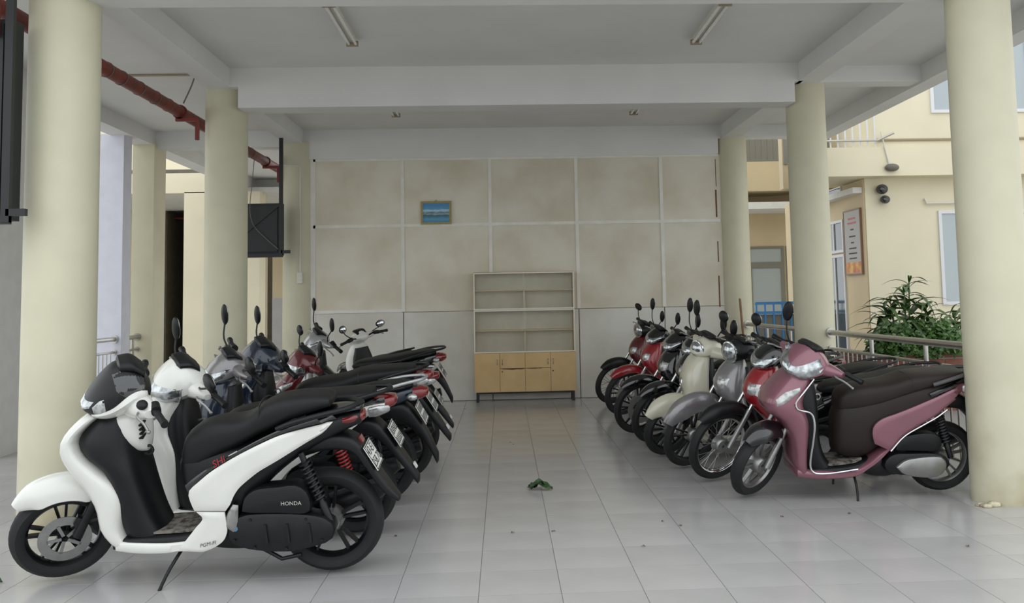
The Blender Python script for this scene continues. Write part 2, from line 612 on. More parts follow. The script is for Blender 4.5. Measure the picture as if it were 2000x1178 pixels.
# ================================================================ CABINET
def cabinet():
    x0, x1, yf, yb = -.424, .987, 12.93, 13.215
    t = thing('bookcase', 'beech veneer bookcase with sliding glass doors standing against the panelled wall', 'bookcase', (x0, yb, 0))
    T = Matrix.Translation((-x0, -yb, 0))
    P = lambda n, g, m, par=t, **k: obj(n, g, m, par, M=T, ang=0, **k)
    z0, z1, z2, z3 = .137, .682, 1.272, 1.803
    for s in ((x0, x0 + .02), (x1 - .02, x1)):
        P('side_panel', box(s[0], s[1], yf, yb, z0, z3), M_WOOD_D)
    P('top_panel', box(x0 + .02, x1 - .02, yf, yb, z3 - .02, z3), M_WOOD_D)
    P('bottom_panel', box(x0 + .02, x1 - .02, yf + .02, yb, z0, z0 + .02), M_WOOD_D)
    P('divider_panel', box(x0 + .02, x1 - .02, yf + .01, yb, z1 - .02, z1), M_WOOD_D)
    P('divider_panel', box(x0 + .02, x1 - .02, yf + .0, yb, z2 - .012, z2 + .008), M_WOOD_D)
    P('back_panel', box(x0 + .02, x1 - .02, yb - .012, yb - .002, z0 + .02, z3 - .02), M_BACKB)
    for za, zb_, zsh in ((z1, z2 - .012, .985), (z2 + .008, z3 - .02, 1.545)):
        P('shelf', box(x0 + .02, x1 - .02, yf + .06, yb - .012, zsh - .009, zsh + .009), M_SHELF)
        xm = (x0 + x1) / 2
        P('partition', box(xm - .008, xm + .008, yf + .09, yb - .012, za, zsh - .009), M_SHELF)
        fr = .018
        for g_ in (box(x0, x1, yf - .008, yf, zb_ - fr + .012, zb_ + .012), box(x0, x1, yf - .008, yf, za - .004, za + fr - .004),
                   box(x0, x0 + fr, yf - .008, yf, za + fr - .004, zb_ - fr + .012), box(x1 - fr, x1, yf - .008, yf, za + fr - .004, zb_ - fr + .012)):
            P('door_frame_strip', g_, M_ALU)
        glass = mat('cabinet_glass', 'c9cbb8', .03, alpha=.10, coat=0, spec=.6)
        P('glass_pane', box(x0 + .02, xm + .02, yf + .014, yf + .018, za + .002, zb_ - .002), glass)
        P('glass_pane', box(xm - .02, x1 - .02, yf + .028, yf + .032, za + .002, zb_ - .002), glass)
    n = 4
    w = (x1 - x0) / n
    for i in range(n):
        a, b = x0 + i * w + .002, x0 + (i + 1) * w - .002
        if i in (1, 2):
            zc = .462
            d = P('door', box(a, b, yf - .018, yf, zc + .004, z1 - .008), M_WOOD)
            P('door', box(a, b, yf - .018, yf, z0 + .003, zc - .003), M_WOOD)
            pts = [(0, 0), (.12, .010), (.3, .014), (.5, .020), (.7, .012), (.85, .016), (1, .004)]
            if i == 1:
                up = [(a + u * (b - a), h) for u, h in pts]
            else:
                up = [(a + u * (b - a) * .7, h * .5) for u, h in pts]
            vv = [(x, yf - .021, zc - h) for x, h in up] + [(x, yf - .021, zc + .004) for x, h in reversed(up)]
            v2 = [(x, yf - .004, z) for x, y, z in vv]
            P('split_veneer', loft([vv, v2]), M_SPLIT, d)
        else:
            d = P('door', box(a, b, yf - .018, yf, z0 + .003, z1 - .008), M_WOOD)
        hx = b - .035 if i in (0, 2) else a + .035
        pts = [(hx, yf - .018, .585), (hx, yf - .04, .575), (hx, yf - .045, .55), (hx, yf - .04, .525), (hx, yf - .018, .515)]
        P('handle', tube(pts, .005, 6, 12), M_METAL, d, label='small metal pull handle')
        if i in (1, 3):
            P('lock', cyl_y((a + .03, .42), .009, yf - .022, yf - .016, 12), M_DMETAL, d)
    for lx in (x0 + .04, x1 - .04):
        for ly in (yf + .03, yb - .04):
            P('leg', box(lx - .018, lx + .018, ly - .018, ly + .018, 0, z0 + .002), M_BLACKMETAL)
    P('leg_rail', box(x0 + .04, x1 - .04, yf + .02, yf + .04, z0 - .025, z0), M_BLACKMETAL)
cabinet()

# picture
def picture():
    x0, x1, z0, z1 = -1.169, -.732, 2.51, 2.845
    y = WALL_Y - .03
    t = thing('framed_picture', 'small seascape painting in a gilded frame hanging on the board wall', 'picture', (x0, WALL_Y, z0))
    T = Matrix.Translation((-x0, -WALL_Y, -z0))
    fw = .03
    yb = WALL_Y - .002
    m = mat('gilt_frame', '9c8c5a', .45, metal=.2, var=.15, vscale=40)
    for g_ in (box(x0, x1, y, yb, z1 - fw, z1), box(x0, x1, y, yb, z0, z0 + fw), box(x0, x0 + fw, y, yb, z0 + fw, z1 - fw), box(x1 - fw, x1, y, yb, z0 + fw, z1 - fw)):
        obj('frame_strip', g_, m, t, M=T, ang=0)
    obj('hanger', tube([(x0 + .2, y + .015, z1 - .005), (x0 + .218, y + .015, z1 + .018), (x0 + .236, y + .015, z1 - .005)], .005, 6), m, t, M=T)
    pm = bpy.data.materials.new('seascape_print')
    pm.use_nodes = True
    nt = pm.node_tree
    b = nt.nodes['Principled BSDF']
    b.inputs['Roughness'].default_value = .35
    tc = nt.nodes.new('ShaderNodeTexCoord')
    sp = nt.nodes.new('ShaderNodeSeparateXYZ')
    nt.links.new(tc.outputs['Generated'], sp.inputs[0])
    n = nt.nodes.new('ShaderNodeTexNoise')
    n.inputs['Scale'].default_value = 5
    n.inputs['Detail'].default_value = 5
    mp = nt.nodes.new('ShaderNodeMapping')
    mp.inputs['Scale'].default_value = (1, 1, 3.5)
    nt.links.new(tc.outputs['Generated'], mp.inputs['Vector'])
    nt.links.new(mp.outputs[0], n.inputs['Vector'])
    ma = nt.nodes.new('ShaderNodeMath')
    ma.operation = 'MULTIPLY_ADD'
    ma.inputs[1].default_value = .22
    nt.links.new(n.outputs['Fac'], ma.inputs[0])
    nt.links.new(sp.outputs['Z'], ma.inputs[2])
    r = nt.nodes.new('ShaderNodeValToRGB')
    cr = r.color_ramp
    cr.elements[0].position, cr.elements[0].color = 0, (*lin('2f6f98'), 1)
    cr.elements[1].position, cr.elements[1].color = 1, (*lin('3f86b8'), 1)
    for p, c in ((.28, '4f9cc0'), (.40, '36708f'), (.48, '3a5a66'), (.54, '9db4ae'), (.60, '4a6672'), (.66, '7fb0cc'), (.74, 'b7cfd6'), (.80, '4f97c6')):
        e = cr.elements.new(p)
        e.color = (*lin(c), 1)
    nt.links.new(ma.outputs[0], r.inputs['Fac'])
    nt.links.new(r.outputs['Color'], b.inputs['Base Color'])
    obj('painting', box(x0 + fw, x1 - fw, y + .01, yb, z0 + fw, z1 - fw), pm, t, M=T, ang=0)
picture()

# fluorescent fittings
def lamp(x, y0, label, L=1.2):
    t = thing('fluorescent_lamp', label, 'lamp', (x, y0, SLAB_Z), group='fluorescent ceiling lamps')
    obj('housing', loft([[(-.035, y, 0), (-.028, y, -.045), (.028, y, -.045), (.035, y, 0)] for y in (0, L)]), M_LAMP_W, t, ang=0)
    for s in (-.032, .032):
        obj('tube', tube([(s, .03, -.058), (s, L - .03, -.058)], .014, 10), M_TUBE, t)
    for y in (0, L - .03):
        obj('end_cap', box(-.055, .055, y, y + .03, -.078, -.03), M_CAP, t, ang=0)
lamp(-1.385, 7.39, 'unlit fluorescent ceiling lamp in the front bay, on the side of the red pipe')
lamp(1.885, 7.43, 'unlit fluorescent ceiling lamp in the front bay, on the side of the steel railing')
lamp(-1.37, 10.78, 'unlit fluorescent ceiling lamp in the rear bay, above the framed picture')
lamp(1.76, 10.82, 'unlit fluorescent ceiling lamp in the rear bay, on the side of the steel railing')

# ================================================================ RED PIPE, TV BOXES, FITTINGS
def fire_pipe():
    t = thing('fire_pipe', 'red painted fire pipe on brackets running under the ceiling', 'pipe', (-3.37, 5, 3.45))
    obj('pipe_run', tube([(0, -.2, 0), (0, 12, 0)], .062, 18), M_RED_PIPE, t)
    for y in (3.2, 3.6, 4.0, 4.35, 2.6, 2.9, 6.6, 7.4):
        obj('pipe_tie', tube([(.064 * math.cos(a), y + .004 * math.sin(3 * a), .064 * math.sin(a)) for a in [2 * pi * k / 14 for k in range(15)]], .005, 5), M_CABLE, t)
    for y in (.85, 4.7, 8.2):
        obj('bracket', join(box(-.04, .2, y - .02, y + .02, -.1, -.062), box(.165, .2, y - .02, y + .02, -.30, -.1)), M_RED_PIPE, t, ang=0)
        obj('pipe_clamp', lathe_y([(.060, -.02), (.075, -.02), (.075, .02), (.060, .02)], 24, (0, y, 0)), M_RED_PIPE, t)
fire_pipe()

def tv_box(x1, y, z0, z1, w, d, label, top, bar):
    t = thing('television_cabinet', label, 'television', (x1, y, z0))
    h = z1 - z0
    obj('case', box(-w, 0, 0, d, 0, h), M_TVBOX, t, ang=0)
    obj('screen_panel', box(-w + .03, -.06, -.012, .002, .05, h - .03), M_BLACKMETAL, t, ang=0)
    obj('hanging_post', box(-.03, .02, -.05, -.013, -.02, top - z0), M_BLACKMETAL, t, ang=0)
    obj('brace', obox((-w * .42, -.02, h * .55), (1, 0, 1.1 * h / w), (0, 1, 0), (-1.1 * h / w, 0, 1), w * 1.05, .016, .035), M_BLACKMETAL, t, ang=0)
    obj('bottom_rail', box(-w, .02, -.045, -.01, -.03, .02), M_BLACKMETAL, t, ang=0)
    obj('arm', box(.0, bar, -.05, -.015, .02, .065), M_BLACKMETAL, t, ang=0)
tv_box(-3.10, 5.90, 1.98, 3.27, 1.0, .12, 'large dark television case hung beside the stained yellow front column', 3.7, .12)
tv_box(-3.03, 12.75, 2.085, 2.80, .95, .12, 'smaller black television case hung before the column with the wall socket', 3.7, .12)

def cable(name, label, pts, r, m, cat='cable', n=24):
    o = obj(name, tube(pts, r, 6, n), m)
    o['label'], o['category'] = label, cat
cable('cable', 'thin grey cable drooping across the black television case', [(-3.37, 12.6, 3.40), (-3.40, 12.62, 3.1), (-3.44, 12.65, 2.7), (-3.40, 12.68, 2.5), (-3.22, 12.69, 2.3), (-3.06, 12.68, 2.16)], .006, M_CABLE)
cable('conduit', 'thin brown conduit crossing the ceiling of the side lane', [(-4.92, 9.86, 3.885), (-3.8, 9.86, 3.885), (-3.1, 9.86, 3.885)], .012, M_CAP, 'conduit', 6)
cable('cable', 'short cable bent from the ceiling down to the red pipe', [(-3.12, 9.5, 3.89), (-3.2, 9.55, 3.7), (-3.3, 9.6, 3.52)], .008, M_CABLE)
so = thing('wall_socket', 'white socket box with conduit on the yellow column', 'socket', (-2.85, 13.10, 1.70))
obj('box', box(-.04, .03, -.055, .02, 0, .15), M_PVC, so, ang=0)
for z in (.03, .085):
    obj('outlet', box(-.028, .018, -.06, -.054, z, z + .035), M_LAMP_W, so, ang=0)
obj('conduit', tube([(-.005, -.012, .14), (-.005, -.012, 1.62), (-.02, -.012, 1.66), (-.3, -.012, 1.68)], .009, 6), M_PVC, so)

# ================================================================ RAILINGS
def railing(label, x, y0, y1, zt=1.0, zm=.83, zb=.12, sp=.115):
    t = thing('railing', label, 'railing', (x, y0, 0))
    L = y1 - y0
    obj('top_rail', tube([(0, 0, zt), (0, L, zt)], .03, 14), M_STEEL, t)
    obj('middle_rail', tube([(0, 0, zm), (0, L, zm)], .016, 10), M_STEEL, t)
    obj('bottom_rail', tube([(0, 0, zb), (0, L, zb)], .016, 10), M_STEEL, t)
    for z, r in ((zt, .052), (zm, .034)):
        for y in (0, L - .025):
            obj('flange', cyl_y((0, z), r, y, y + .025, 18), M_STEEL, t)
    n = int(L / sp)
    me = None
    for i in range(1, n):
        o = obj('baluster', tube([(0, 0, zb), (0, 0, zm)], .008, 6) if me is None else None, M_STEEL, t, mesh=me)
        me = o.data
        o.location = (0, i * L / n, 0)
    for y in (L * .33, L * .67):
        obj('post', tube([(0, y, -.01), (0, y, zt)], .019, 10), M_STEEL, t)
railing('stainless steel railing behind the pink scooter', 3.47, 6.44, 9.75)
railing('stainless steel railing beside the leaning wooden stick', 3.47, 10.15, 13.1)
railing('stainless steel railing with dark balusters between the white square pillars', -5.1, 9.55, 12.35)
railing('short stainless steel railing between white pillar and yellow square pillar', -5.1, 12.62, 13.1)

st = thing('broom_stick', 'brown wooden stick leaning upright by the railing end', 'stick', (3.36, 12.84, 0))
obj('shaft', tube([(0.02, 0, 0), (-.03, .1, 1.36)], .017, 10), M_STICK, st)
obj('tip', tube([(-.03, .1, 1.36), (-.0305, .101, 1.375)], [.017, .010], 10), M_WOOD_D, st)

# ================================================================ BUILDINGS AND PLANTS OUTSIDE
def window(t, name, c0, c1, axis, m_frame, m_glass, mull=1, fw=.05, out=-1):
    """Framed window in the plane axis=const; c0,c1 = (u,z) corners, plane coordinate in c0[2]."""
    u0, z0, k = c0
    u1, z1 = c1
    def bb(a, b, za, zb, d0, d1):
        lo, hi = sorted((k + out * d0, k + out * d1))
        return box(a, b, lo, hi, za, zb) if axis == 'y' else box(lo, hi, a, b, za, zb)
    f = obj(name, join(bb(u0, u1, z1 - fw, z1, -.02, .03), bb(u0, u1, z0, z0 + fw, -.02, .03),
                       bb(u0, u0 + fw, z0 + fw, z1 - fw, -.02, .03), bb(u1 - fw, u1, z0 + fw, z1 - fw, -.02, .03)), m_frame, t, ang=0)
    w = (u1 - u0 - fw) / (mull + 1)
    for i in range(mull + 1):
        a = u0 + fw + i * w
        obj('pane', bb(a, a + w - fw, z0 + fw, z1 - fw, .0, .008), m_glass, f, ang=0)
        if i < mull:
            obj('mullion', bb(a + w - fw, a + w, z0 + fw, z1 - fw, -.01, .025), m_frame, f, ang=0)
    return f

def right_building():
    t = thing('neighbour_building', 'cream two-storey building behind the potted palms', 'building', (0, 0, 0))
    P = lambda n, g, m, par=t, **k: obj(n, g, m, par, ang=0, **k)
    P('wall', box(5.62, 14, 14.0, 18, -.12, 3.18), M_CREAM)
    P('side_wall_shaded_face', box(5.60, 5.625, 14.02, 18, -.12, 3.17), M_CREAM_D)  # thin tan sheet over the cream wall, its shade put into the colour
    P('balcony_band', box(4.75, 14, 13.7, 14.9, 3.18, 3.62), M_CREAM)
    P('upper_wall', box(5.72, 14, 13.78, 18, 3.62, 8), M_CREAM)
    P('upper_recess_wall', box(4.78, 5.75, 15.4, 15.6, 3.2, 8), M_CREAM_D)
    P('lintel', box(5.45, 5.63, 14.05, 16.8, 2.96, 3.05), M_WHITE_R)
    # balcony railing
    for i in range(9):
        P('balcony_bar', box(4.78 + i * .115, 4.80 + i * .115, 13.73, 13.75, 3.6, 4.55), M_FRAME_W)
    P('balcony_rail', tube([(4.7, 13.68, 3.72), (5.72, 13.68, 3.72), (5.95, 13.6, 3.82)], .018, 8), M_STEEL)
    for i in range(6):
        P('recess_slat', box(4.8 + i * .15, 4.86 + i * .15, 15.36, 15.41, 3.62, 6), M_FRAME_G)
    # door and transom on the side wall
    for z0, z1 in ((0, 2.05), (2.08, 2.62)):
        window(t, 'door_leaf', (14.88, z0, 5.60), (15.78, z1), 'x', M_FRAME_W, M_GLASS_D, 1, .045)
    window(t, 'transom', (14.9, 3.06, 5.60), (16.6, 3.17), 'x', M_FRAME_W, M_GLASS_D, 1, .02)
    window(t, 'window', (6.75, 1.2, 14.0), (8.2, 2.66), 'y', M_FRAME_W, M_GLASS_B, 2)
    window(t, 'window', (6.62, 4.15, 13.78), (8.2, 5.6), 'y', M_FRAME_W, M_GLASS_B, 2)
    P('conduit', tube([(5.75, 13.76, 3.74), (9, 13.76, 3.74)], .02, 6), M_CAP)
    P('conduit', tube([(5.78, 13.68, 3.86), (5.9, 13.68, 3.3)], .012, 6), M_PVC)
    P('bracket_bar', tube([(6.55, 13.98, 2.85), (6.55, 13.95, 2.78), (8, 13.95, 2.78)], .018, 6), M_PVC)
    # floodlights
    for x, z, s in ((5.86, 3.0, .09), (5.9, 2.84, .075)):
        f = P('floodlight', ball((x, 13.92, z), s, s * .8, s * .85), M_GREYP)
        obj('floodlight_glass', ball((x - .03, 13.86, z - .01), s * .6, s * .35, s * .55), M_GLOSSB, f)
    P('cable_knot', ball((5.92, 13.66, 3.3), .11, .06, .06), M_CABLE)
right_building()

sg = thing('notice_board', 'tall grey notice board with red heading on the tan shaded side wall', 'sign', (5.60, 14.14, 0))
obj('board', box(-.03, 0, 0, .66, 1.72, 2.72), mat('notice_paper', 'a9a6a2', .5), sg, ang=0)
obj('frame', join(box(-.036, -.0, -.02, .68, 2.72, 2.74), box(-.036, 0, -.02, .68, 1.70, 1.72), box(-.036, 0, -.02, 0, 1.72, 2.72), box(-.036, 0, .66, .68, 1.72, 2.72)), mat('notice_frame', '8a6a52', .5), sg, ang=0)
for z, w, h, m in ((2.58, .30, .03, M_REDINK), (2.51, .36, .03, M_REDINK), (2.41, .14, .022, M_INK), (2.30, .26, .022, M_INK), (2.20, .12, .022, M_INK), (2.11, .30, .022, M_INK), (2.03, .34, .022, M_INK), (1.95, .30, .022, M_INK)):
    obj('print_line', box(-.032, -.029, .33 - w / 2, .33 + w / 2, z, z + h), m, sg, ang=0)
obj('print_picture', box(-.032, -.029, .02, .64, 1.73, 1.9), mat('notice_picture', 'c05a34', .5, col2='d6b050', vscale=9), sg, ang=0)

def far_right():
    t = thing('courtyard_building', 'far building with curved balconies and blue-tinted glass doors', 'building', (0, 0, 0))
    P = lambda n, g, m, par=t, **k: obj(n, g, m, par, ang=0, **k)
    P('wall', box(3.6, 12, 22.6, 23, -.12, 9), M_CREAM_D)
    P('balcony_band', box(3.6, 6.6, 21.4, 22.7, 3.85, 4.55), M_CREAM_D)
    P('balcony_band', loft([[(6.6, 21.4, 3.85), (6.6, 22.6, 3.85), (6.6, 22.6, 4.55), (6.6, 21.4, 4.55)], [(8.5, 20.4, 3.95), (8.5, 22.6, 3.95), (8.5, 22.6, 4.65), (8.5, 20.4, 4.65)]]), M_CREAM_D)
    P('ledge', box(3.6, 8.5, 21.3, 22.7, 3.42, 3.58), M_WHITE_R)
    for i in range(14):
        P('balcony_bar', box(4.9 + i * .14, 4.94 + i * .14, 21.42, 21.46, 4.55, 5.4), M_FRAME_G)
    P('balcony_rail', box(3.6, 7, 21.4, 21.47, 4.55, 4.6), M_FRAME_G)
    P('upper_recess', box(3.6, 8.5, 22.5, 22.62, 4.55, 7), M_FRAME_G)
    for i, (a, b) in enumerate(((5.1, 6.0), (6.05, 6.95), (7.0, 7.9))):
        window(t, 'glass_door', (a, 0, 22.6), (b, 2.15), 'y', M_FRAME_G, M_GLASS_B, 0, .09)
        window(t, 'transom', (a, 2.15, 22.6), (b, 2.6), 'y', M_FRAME_G, M_GLASS_B, 0, .06)
far_right()

gt = thing('blue_gate', 'blue painted metal gate behind the leaning stick', 'gate', (4.55, 16.6, -.1))
for z in (1.33, 1.16, .15):
    obj('gate_rail', box(0, 1.0, -.02, .02, z, z + .05), M_BLUE, gt, ang=0)
for i in range(7):
    obj('gate_bar', box(i * .158, i * .158 + .03, -.018, .018, 0, 1.36), M_BLUE, gt, ang=0)
obj('gate_sheet', box(.02, .98, .02, .035, .1, 1.15), M_FRAME_G, gt, ang=0)

def left_building():
    t = thing('corridor_building', 'cream building with an open corridor and dark stairwell beyond the side lane', 'building', (0, 0, 0))
    P = lambda n, g, m, par=t, **k: obj(n, g, m, par, ang=0, **k)
    P('balcony_band', box(-16, -5.38, 17.9, 18.1, 3.58, 3.97), M_CREAM)
    P('corridor_ceiling', box(-16, -2.8, 18.1, 21.2, 3.58, 3.70), M_WHITE_R)
    P('upper_wall', box(-16, -5.4, 19.6, 19.8, 3.7, 9), M_CREAM)
    P('railing_cap', box(-16, -5.38, 17.95, 18.03, 3.97, 4.05), M_DARK_IN)
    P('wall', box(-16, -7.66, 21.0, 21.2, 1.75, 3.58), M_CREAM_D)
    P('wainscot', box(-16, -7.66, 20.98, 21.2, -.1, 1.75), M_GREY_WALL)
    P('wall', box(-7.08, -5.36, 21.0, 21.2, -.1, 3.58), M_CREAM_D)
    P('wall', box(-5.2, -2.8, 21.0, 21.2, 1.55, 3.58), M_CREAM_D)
    P('wainscot', box(-5.2, -2.8, 20.98, 21.2, -.1, 1.55), M_GREY_WALL)
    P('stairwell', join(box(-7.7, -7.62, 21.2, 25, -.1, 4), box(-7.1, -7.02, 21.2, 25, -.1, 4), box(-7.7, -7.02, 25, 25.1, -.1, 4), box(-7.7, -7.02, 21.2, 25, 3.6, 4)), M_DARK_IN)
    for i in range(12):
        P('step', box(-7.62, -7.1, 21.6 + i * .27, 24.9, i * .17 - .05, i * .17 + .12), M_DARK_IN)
    P('stair_rail', tube([(-7.16, 21.5, .95), (-7.16, 24.5, 2.9)], .03, 8), M_CREAM_D)
    P('sprinkler_pipe', tube([(-7.6, 21.6, 3.45), (-7.1, 21.6, 3.42)], .03, 8), M_RED_PIPE)
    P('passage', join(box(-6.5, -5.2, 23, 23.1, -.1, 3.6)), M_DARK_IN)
    for x0, x1 in ((-6.12, -5.72), (-5.06, -4.68), (-9.3, -8.9)):
        P('pillar', box(x0, x1, 17.9, 18.35, -.1, 3.6), M_CREAM)
left_building()

def planter():
    t = thing('planter', 'reddish brick planter box behind the railing', 'planter', (4.35, 10.9, -.1))
    bm_ = None
    bl, bh, bd = .215, .07, .1
    def course(u0, u1, fixed, axis, row):
        nonlocal bm_
        n = int((u1 - u0) / (bl + .01)) + 1
        for i in range(n):
            u = u0 + i * (bl + .01) + (bl / 2 if row % 2 else 0)
            if u + bl > u1 + .12:
                continue
            o = obj('brick', box(0, bl, 0, bd, 0, bh) if bm_ is None else None, M_BRICK, t, ang=0, mesh=bm_)
            bm_ = o.data
            z = row * (bh + .01)
            if axis == 'x':
                o.location = (u, fixed, z)
            else:
                o.location = (fixed + bd, u, z)
                o.rotation_euler = (0, 0, pi / 2)
    for row in range(10):
        course(0, 1.9, 0, 'x', row)
        course(.1, 1.3, 0, 'y', row)
    obj('mortar', join(box(.005, 1.95, .012, .09, 0, .795), box(.012, .09, .05, 1.3, 0, .795)), M_GREY_WALL, t, ang=0)
    obj('soil', box(.08, 1.95, .08, 1.3, .1, .74), M_SOIL, t, ang=0)
planter()

def leaf_geo(L, w, droop, fold=.25, n=7):
    V, F = [], []
    for i in range(n):
        u = i / (n - 1)
        x = L * u
        z = L * (.55 * u - droop * u * u)
        k = w * math.sin(pi * min(1, .08 + .92 * u) ** .8) if u < 1 else .001
        k = max(k, .001)
        V += [(x, -k, z + k * fold), (x, 0, z), (x, k, z + k * fold)]
    for i in range(n - 1):
        a = i * 3
        F += [(a, a + 3, a + 4, a + 1), (a + 1, a + 4, a + 5, a + 2)]
    return V, F

LEAVES = [obj('leaf', leaf_geo(.46, .04, d), M_PALM).data for d in (.55, .8, 1.05)]
for o in [o for o in COL.objects if o.name.startswith('leaf')]:
    bpy.data.objects.remove(o)

def palm(x, y, z, label, stems, nleaf, sc):
    t = thing('palm_plant', label, 'plant', (x, y, z))
    for sx, sy, h in stems:
        obj('stem', tube([(sx * .3, sy * .3, 0), (sx * .8, sy * .8, h * .6), (sx, sy, h)], [.014, .008], 7), M_BUSH, t)
        for k in range(nleaf):
            o = obj('leaf', None, None, t, mesh=random.choice(LEAVES))
            hh = h * (.25 + .78 * (k / nleaf))
            o.location = (sx, sy, hh)
            s = sc * random.uniform(.75, 1.15) * (1.05 - .35 * k / nleaf)
            o.scale = (s, s, s)
            o.rotation_euler = (random.uniform(-.3, .3), random.uniform(-.5, .25), k * 2.4 + random.random())
palm(4.95, 11.25, .62, 'taller potted palm with long drooping leaves before the cream wall', ((0, 0, .82), (-.22, .1, .6), (.25, -.05, .62), (.05, -.15, .42), (-.1, .2, .7), (.12, .12, .95)), 22, 1.05)
palm(5.78, 11.35, .62, 'lower palm beside the front column and the grey barred window', ((0, 0, .6), (.2, .1, .5), (-.15, .05, .52)), 20, 1.0)

def shrub(x, y, z, rx, rz, n, label):
    t = thing('shrub', label, 'plant', (x, y, z))
    V, F = [], []
    for i in range(n):
        a, b, r = random.uniform(0, 2 * pi), random.uniform(-.2, 1), random.uniform(.55, 1)
        cz = rz * b * r
        rr = rx * math.sqrt(max(0, 1 - b * b * .9)) * r
        c = Vector((rr * math.cos(a), rr * math.sin(a), cz + rz * .25))
        u = Vector((random.gauss(0, 1), random.gauss(0, 1), random.gauss(0, .6))).normalized()
        w = u.orthogonal().normalized() * .024
        L = .07
        o = len(V)
        V += [tuple(c), tuple(c + u * L * .5 + w), tuple(c + u * L), tuple(c + u * L * .5 - w)]
        F.append((o, o + 1, o + 2, o + 3))
    obj('foliage', (V, F), M_BUSH, t, ang=0, kind='stuff')
    obj('stem', tube([(0, 0, 0), (0, 0, rz * .6)], .012, 6), M_STICK, t)
shrub(4.72, 11.0, .62, .34, .36, 1500, 'bright leafy shrub under the taller palm')
shrub(5.2, 11.05, .62, .38, .38, 1700, 'small-leaved green shrub between the two palms')

# ================================================================ LITTER ON THE FLOOR
lf = thing('fallen_leaf', 'big crumpled dark green leaf lying in the open aisle', 'leaf', (.246, 6.99, .0))
def crumple(pts, h, seed, lift=1.):
    rd = random.Random(seed)
    V, F = [], []
    n, m = 9, 5
    for i in range(n):
        u = i / (n - 1)
        for j in range(m):
            v = j / (m - 1) * 2 - 1
            w = pts * (.15 + .85 * math.sin(pi * min(.97, u + .03)) ** .7)
            V.append(((u - .5) * h, v * w, .002 + lift * (.004 + abs(v) * .028 * math.sin(u * 5 + v) ** 2 + .025 * math.sin(pi * u) ** 2 + rd.uniform(0, .012))))
    for i in range(n - 1):
        for j in range(m - 1):
            a = i * m + j
            F.append((a, a + 1, a + m + 1, a + m))
    return V, F
o = obj('blade', crumple(.06, .19, 1), M_LEAF, lf, ang=0)
o.rotation_euler = (0, 0, -.25)
o = obj('blade', crumple(.045, .13, 2), M_LEAF, lf, ang=0)
o.location, o.rotation_euler = (-.01, .03, .012), (.1, -.2, .5)
lf2 = thing('fallen_leaf', 'small olive leaf on the floor before the white scooter', 'leaf', (-2.66, 5.02, 0))
obj('blade', crumple(.018, .07, 3, .5), M_LEAF, lf2, ang=0)
dp = thing('plaster_rubble', 'brown broken plaster crumbled at the foot of the front column', 'rubble', (3.13, 6.07, 0))
for i in range(9):
    a, r_ = random.uniform(0, 2 * pi), random.uniform(0, .09)
    w_ = random.uniform(.012, .035)
    obj('plaster_chip', ball((r_ * math.cos(a), r_ * .6 * math.sin(a), w_ * .35), w_ * 1.3, w_, w_ * .6, 7, 5), M_CAP if i % 3 else M_PILLAR_Y, dp, ang=20)
bits = [(.04, 9.3), (.07, 9.17), (-.53, 12.2), (.03, 5.75), (-.68, 5.75), (.28, 5.75), (1.07, 5.8), (.77, 5.35), (.98, 5.92), (1.75, 5.95), (2.2, 5.98), (2.55, 5.15)]
for i, (x, y) in enumerate(bits):
    o = obj('leaf_scrap', crumple(.008, .026, 10 + i, .12), M_DRY, None, ang=0)
    o.location, o.rotation_euler = (x, y, 0), (0, 0, i * 1.3)
    o['label'], o['category'], o['group'] = 'tiny dry leaf scrap lying on the pale floor tiles', 'litter', 'leaf scraps on the floor'

# ================================================================ MOTORBIKES
# bike frame: x forward, y to the rider's left, z up, origin under the rear axle
class Bike:
    def __init__(s, label, loc, yaw=0., lean=8., steer=32., scale=1., wb=1.33, rake=27., trail=.075, name='scooter', cat='scooter', group=None):
        s.root = thing(name, label, cat, (loc[0], loc[1], .012 * scale), (math.radians(-lean), 0, pi + math.radians(yaw)), group)
        s.S = Matrix.Scale(scale, 4)
        a = math.radians(rake)
        d = Vector((-math.sin(a), 0, math.cos(a)))
        A = Vector((wb + trail, 0, 0))
        s.A, s.d, s.wb = A, d, wb
        s.Ms = s.S @ Matrix.Translation(A) @ Matrix.Rotation(math.radians(steer), 4, d) @ Matrix.Translation(-A)
    def P(s, name, geo, m, par=None, steer=False, ang=40, **k):
        return obj(name, geo, m, par or s.root, M=(s.Ms if steer else s.S), ang=ang, **k)
    def on_axis(s, z, dx=0., y=0.):
        k = z / s.d.z
        return (s.A.x + s.d.x * k + dx, y, z)

